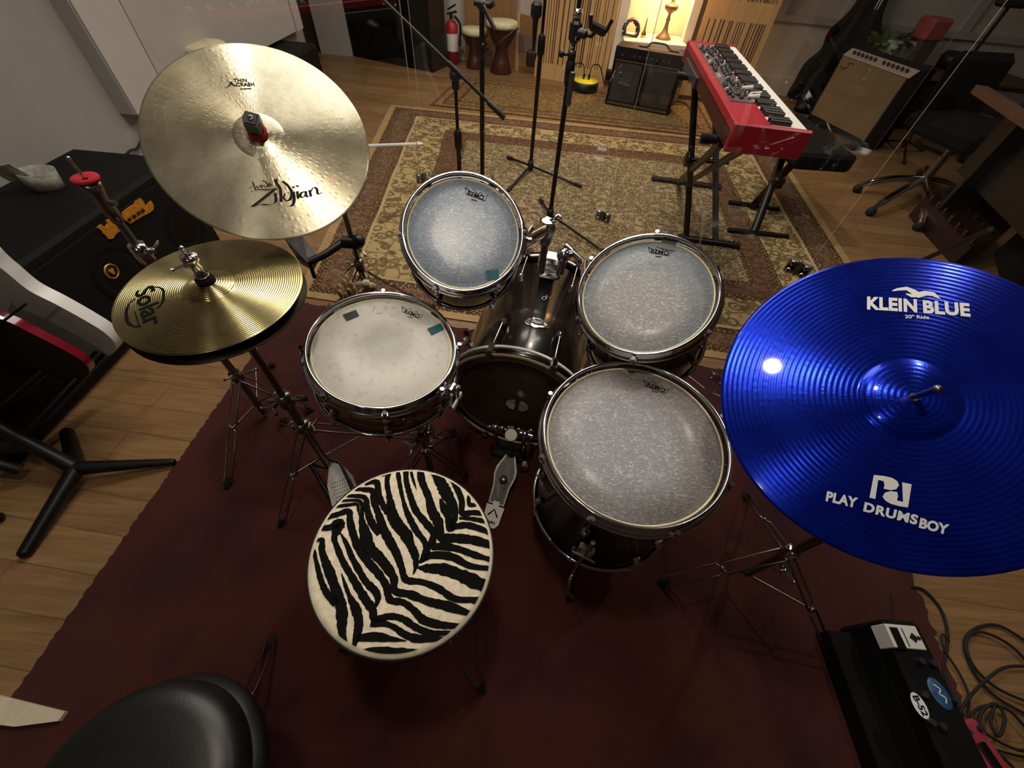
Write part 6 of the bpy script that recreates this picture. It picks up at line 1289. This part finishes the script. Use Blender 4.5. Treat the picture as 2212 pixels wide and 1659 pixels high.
# tall black stand behind the right shield edge
base = at(1940, 330); t = thing('light_stand', 'tall thin black stand pole behind the right shield edge', 'stand', base); pole(t, base, .05, 1.9, .014)
z2 = above(base, 0, 5).z; b = MB(); b.box(V((base.x, base.y, z2)), (.22, .10, .06), bev=.02); make('stand_head', b, M['black_plastic'], t); round_tripod(t, base, .12, [base+V((.3, .1, .01)), base+V((-.2, .25, .01)), base+V((-.12, -.3, .01))], M['black_metal'], .009)

# ================================================================== PEDALS AND CABLES, BOTTOM RIGHT
PX0, PX1, PZ = 1.125, 1.235, .20
t = thing('amplifier', 'black amplifier lying on the carpet edge with round lettered sticker', 'amplifier', (PX0+.07, -.1, 0))
b = MB(); boxthing(b, PX0, PX1, -.50, .262, .008, PZ, .012); body = make('cabinet', b, M['black_tolex'], t)
b = MB(); boxthing(b, PX0-.004, PX0+.004, -.46, .20, .03, .14, .002); make('grille', b, M['black_cloth'], t)
b = MB(); boxthing(b, PX0-.002, PX1-.022, .19, .248, PZ-.05, PZ+.004, .002); wl_ = make('white_label', b, M['label_white'], t)
b = MB(); boxthing(b, PX0+.006, PX0+.030, .186, .240, PZ-.0, PZ+.0055, .001); make('label_band', b, M['black_metal'], wl_)
fT = frame((PX0+.065, .218, PZ+.0045), (0, 0, 1), (1, 0, 0)); b = MB(); b.prism([(0, .012), (.012, 0), (0, -.012), (-.012, 0)], 0, .001, fT); b.prism([(.014, .006), (.020, 0), (.014, -.006), (.008, 0)], 0, .0012, fT)
ribbon(b, [(-.024, -.022), (-.024, .022)], .0025, fT, lift=.0008); make('label_print', b, M['grey_ink'], wl_)
def onbox(px, py, side):
    return at_x(px, py, PX0-.001) if side else at(px, py, PZ+.001)
c = at_x(1974, 1523, PX0-.0045); c = V((c.x, c.y, min(c.z, PZ-.03))); c2_ = at(1976, 1523, PZ+.002)
useT = True
fr = frame(c2_+V((.012, 0, .001)), (0, 0, 1), (.12, -1, 0)); b = MB(); b.lathe([(.001, 0), (.02, 0)], fr @ Matrix.Diagonal((1.35, .85, 1, 1)), 32); ov = make('oval_sticker', b, M['white_ink'], body)
b = MB(); o_, f_ = text_on(b, 'B-52', (-.020, -.0065), (.021, -.0065), (0, 1), off=.03, lift=.0008); b.add(o_, f_, False, fr); make('sticker_text', b, M['black_ink'], ov)
c = at(2030, 1498, PZ+.002); fr = frame(c, (0, 0, 1), (.2, -1, 0)); b = MB(); b.lathe([(.001, .002), (.021, .002), (.023, 0)], fr @ Matrix.Diagonal((1.5, 1, 1, 1)), 32); make('blue_disc', b, M['blue_sticker'], body)
b = MB(); ribbon(b, smooth_pts([(-.02, -.004), (-.008, .006), (.0, -.004), (.01, .006), (.02, -.002)], 3), .0028, fr, lift=.0028); make('disc_script', b, M['white_ink'], body)
for (px, py) in ((1985, 1428), (2010, 1432), (1992, 1500), (2060, 1512), (2008, 1560), (2030, 1568)):
    p = at(px, py, PZ); b = MB(); b.tube([p, p+V((0, 0, .012))], .008, 12); make('knob', b, M['grey_metal'], body)
# low black wedge beside it
b = MB(); b.prism([(1.045, -.5), (PX0-.006, -.5), (PX0-.006, .24), (1.05, .24)], .008, .07); solo('foot_pedal', b, M['black_tolex'], 'low black foot unit on the carpet left of the black amplifier', 'pedal', (1.08, -.1, 0))
c = at(2124, 1608, .06); fr = Matrix.Translation(V((c.x, c.y, .0))) @ Matrix.Rotation(.25, 4, 'Z'); t = thing('effects_pedal', 'small pinkish red effects pedal among the cables in the bottom right corner', 'pedal', fr=fr)
b = MB(); b.box((0, -.01, .032), (.075, .12, .05), fr=fr, bev=.008); make('pedal_body', b, M['pink_red'], t)
b = MB(); b.box((-.004, -.03, .060), (.026, .07, .006), fr=fr, bev=.002); make('foot_switch', b, M['black_metal'], t)
for s_ in (-.022, .022): b = MB(); b.tube([fr @ V((s_, .03, .055)), fr @ V((s_, .03, .07))], .007, 10); make('knob', b, M['grey_metal'], t)
def cable(pxs, label, r=.0042, z=.008, lift=()):
    pts = [at(px, py, z+(lift[i] if i < len(lift) else 0)) for i, (px, py) in enumerate(pxs)]; b = MB(); b.tube(smooth_pts(pts, 8), r, 8); solo('cable', b, M['black_rubber'], label, 'cable', pts[0])
cable([(1968, 1268), (1995, 1274), (2030, 1312), (2046, 1360), (2044, 1410), (2038, 1440), (2052, 1490), (2080, 1545)], 'black cable curving off the carpet edge beside the amplifier')
cable([(2230, 1395), (2160, 1352), (2110, 1356), (2084, 1385), (2098, 1440), (2145, 1500), (2230, 1550)], 'upper wide cable loop on the wooden floor at the right edge', z=.010)
cable([(2230, 1440), (2180, 1392), (2125, 1366), (2094, 1372), (2088, 1405), (2112, 1450), (2160, 1490), (2230, 1520)], 'second cable loop just inside the upper wide one', z=.016)
cable([(2230, 1440), (2170, 1442), (2120, 1478), (2085, 1520), (2070, 1560), (2100, 1600), (2160, 1650)], 'cable arc crossing below the two wide loops', z=.022)
cable([(2052, 1385), (2036, 1370), (2038, 1400), (2070, 1450), (2092, 1500), (2095, 1560), (2130, 1610), (2230, 1640)], 'thin cable running down from the first curve', r=.003, z=.013)
cable([(2230, 1590), (2180, 1535), (2130, 1525), (2100, 1545), (2110, 1590), (2160, 1630), (2230, 1700)], 'low cable loop near the red pedal', z=.026)
cable([(2150, 1520), (2140, 1560), (2158, 1590), (2170, 1550), (2150, 1520), (2120, 1540), (2125, 1580), (2200, 1620), (2240, 1610)], 'tangled cable knot right of the red pedal', z=.032)
cable([(1928, 1345), (1928, 1310), (1925, 1285)], 'thin cable running up the carpet from the white label', r=.0022, z=.012)
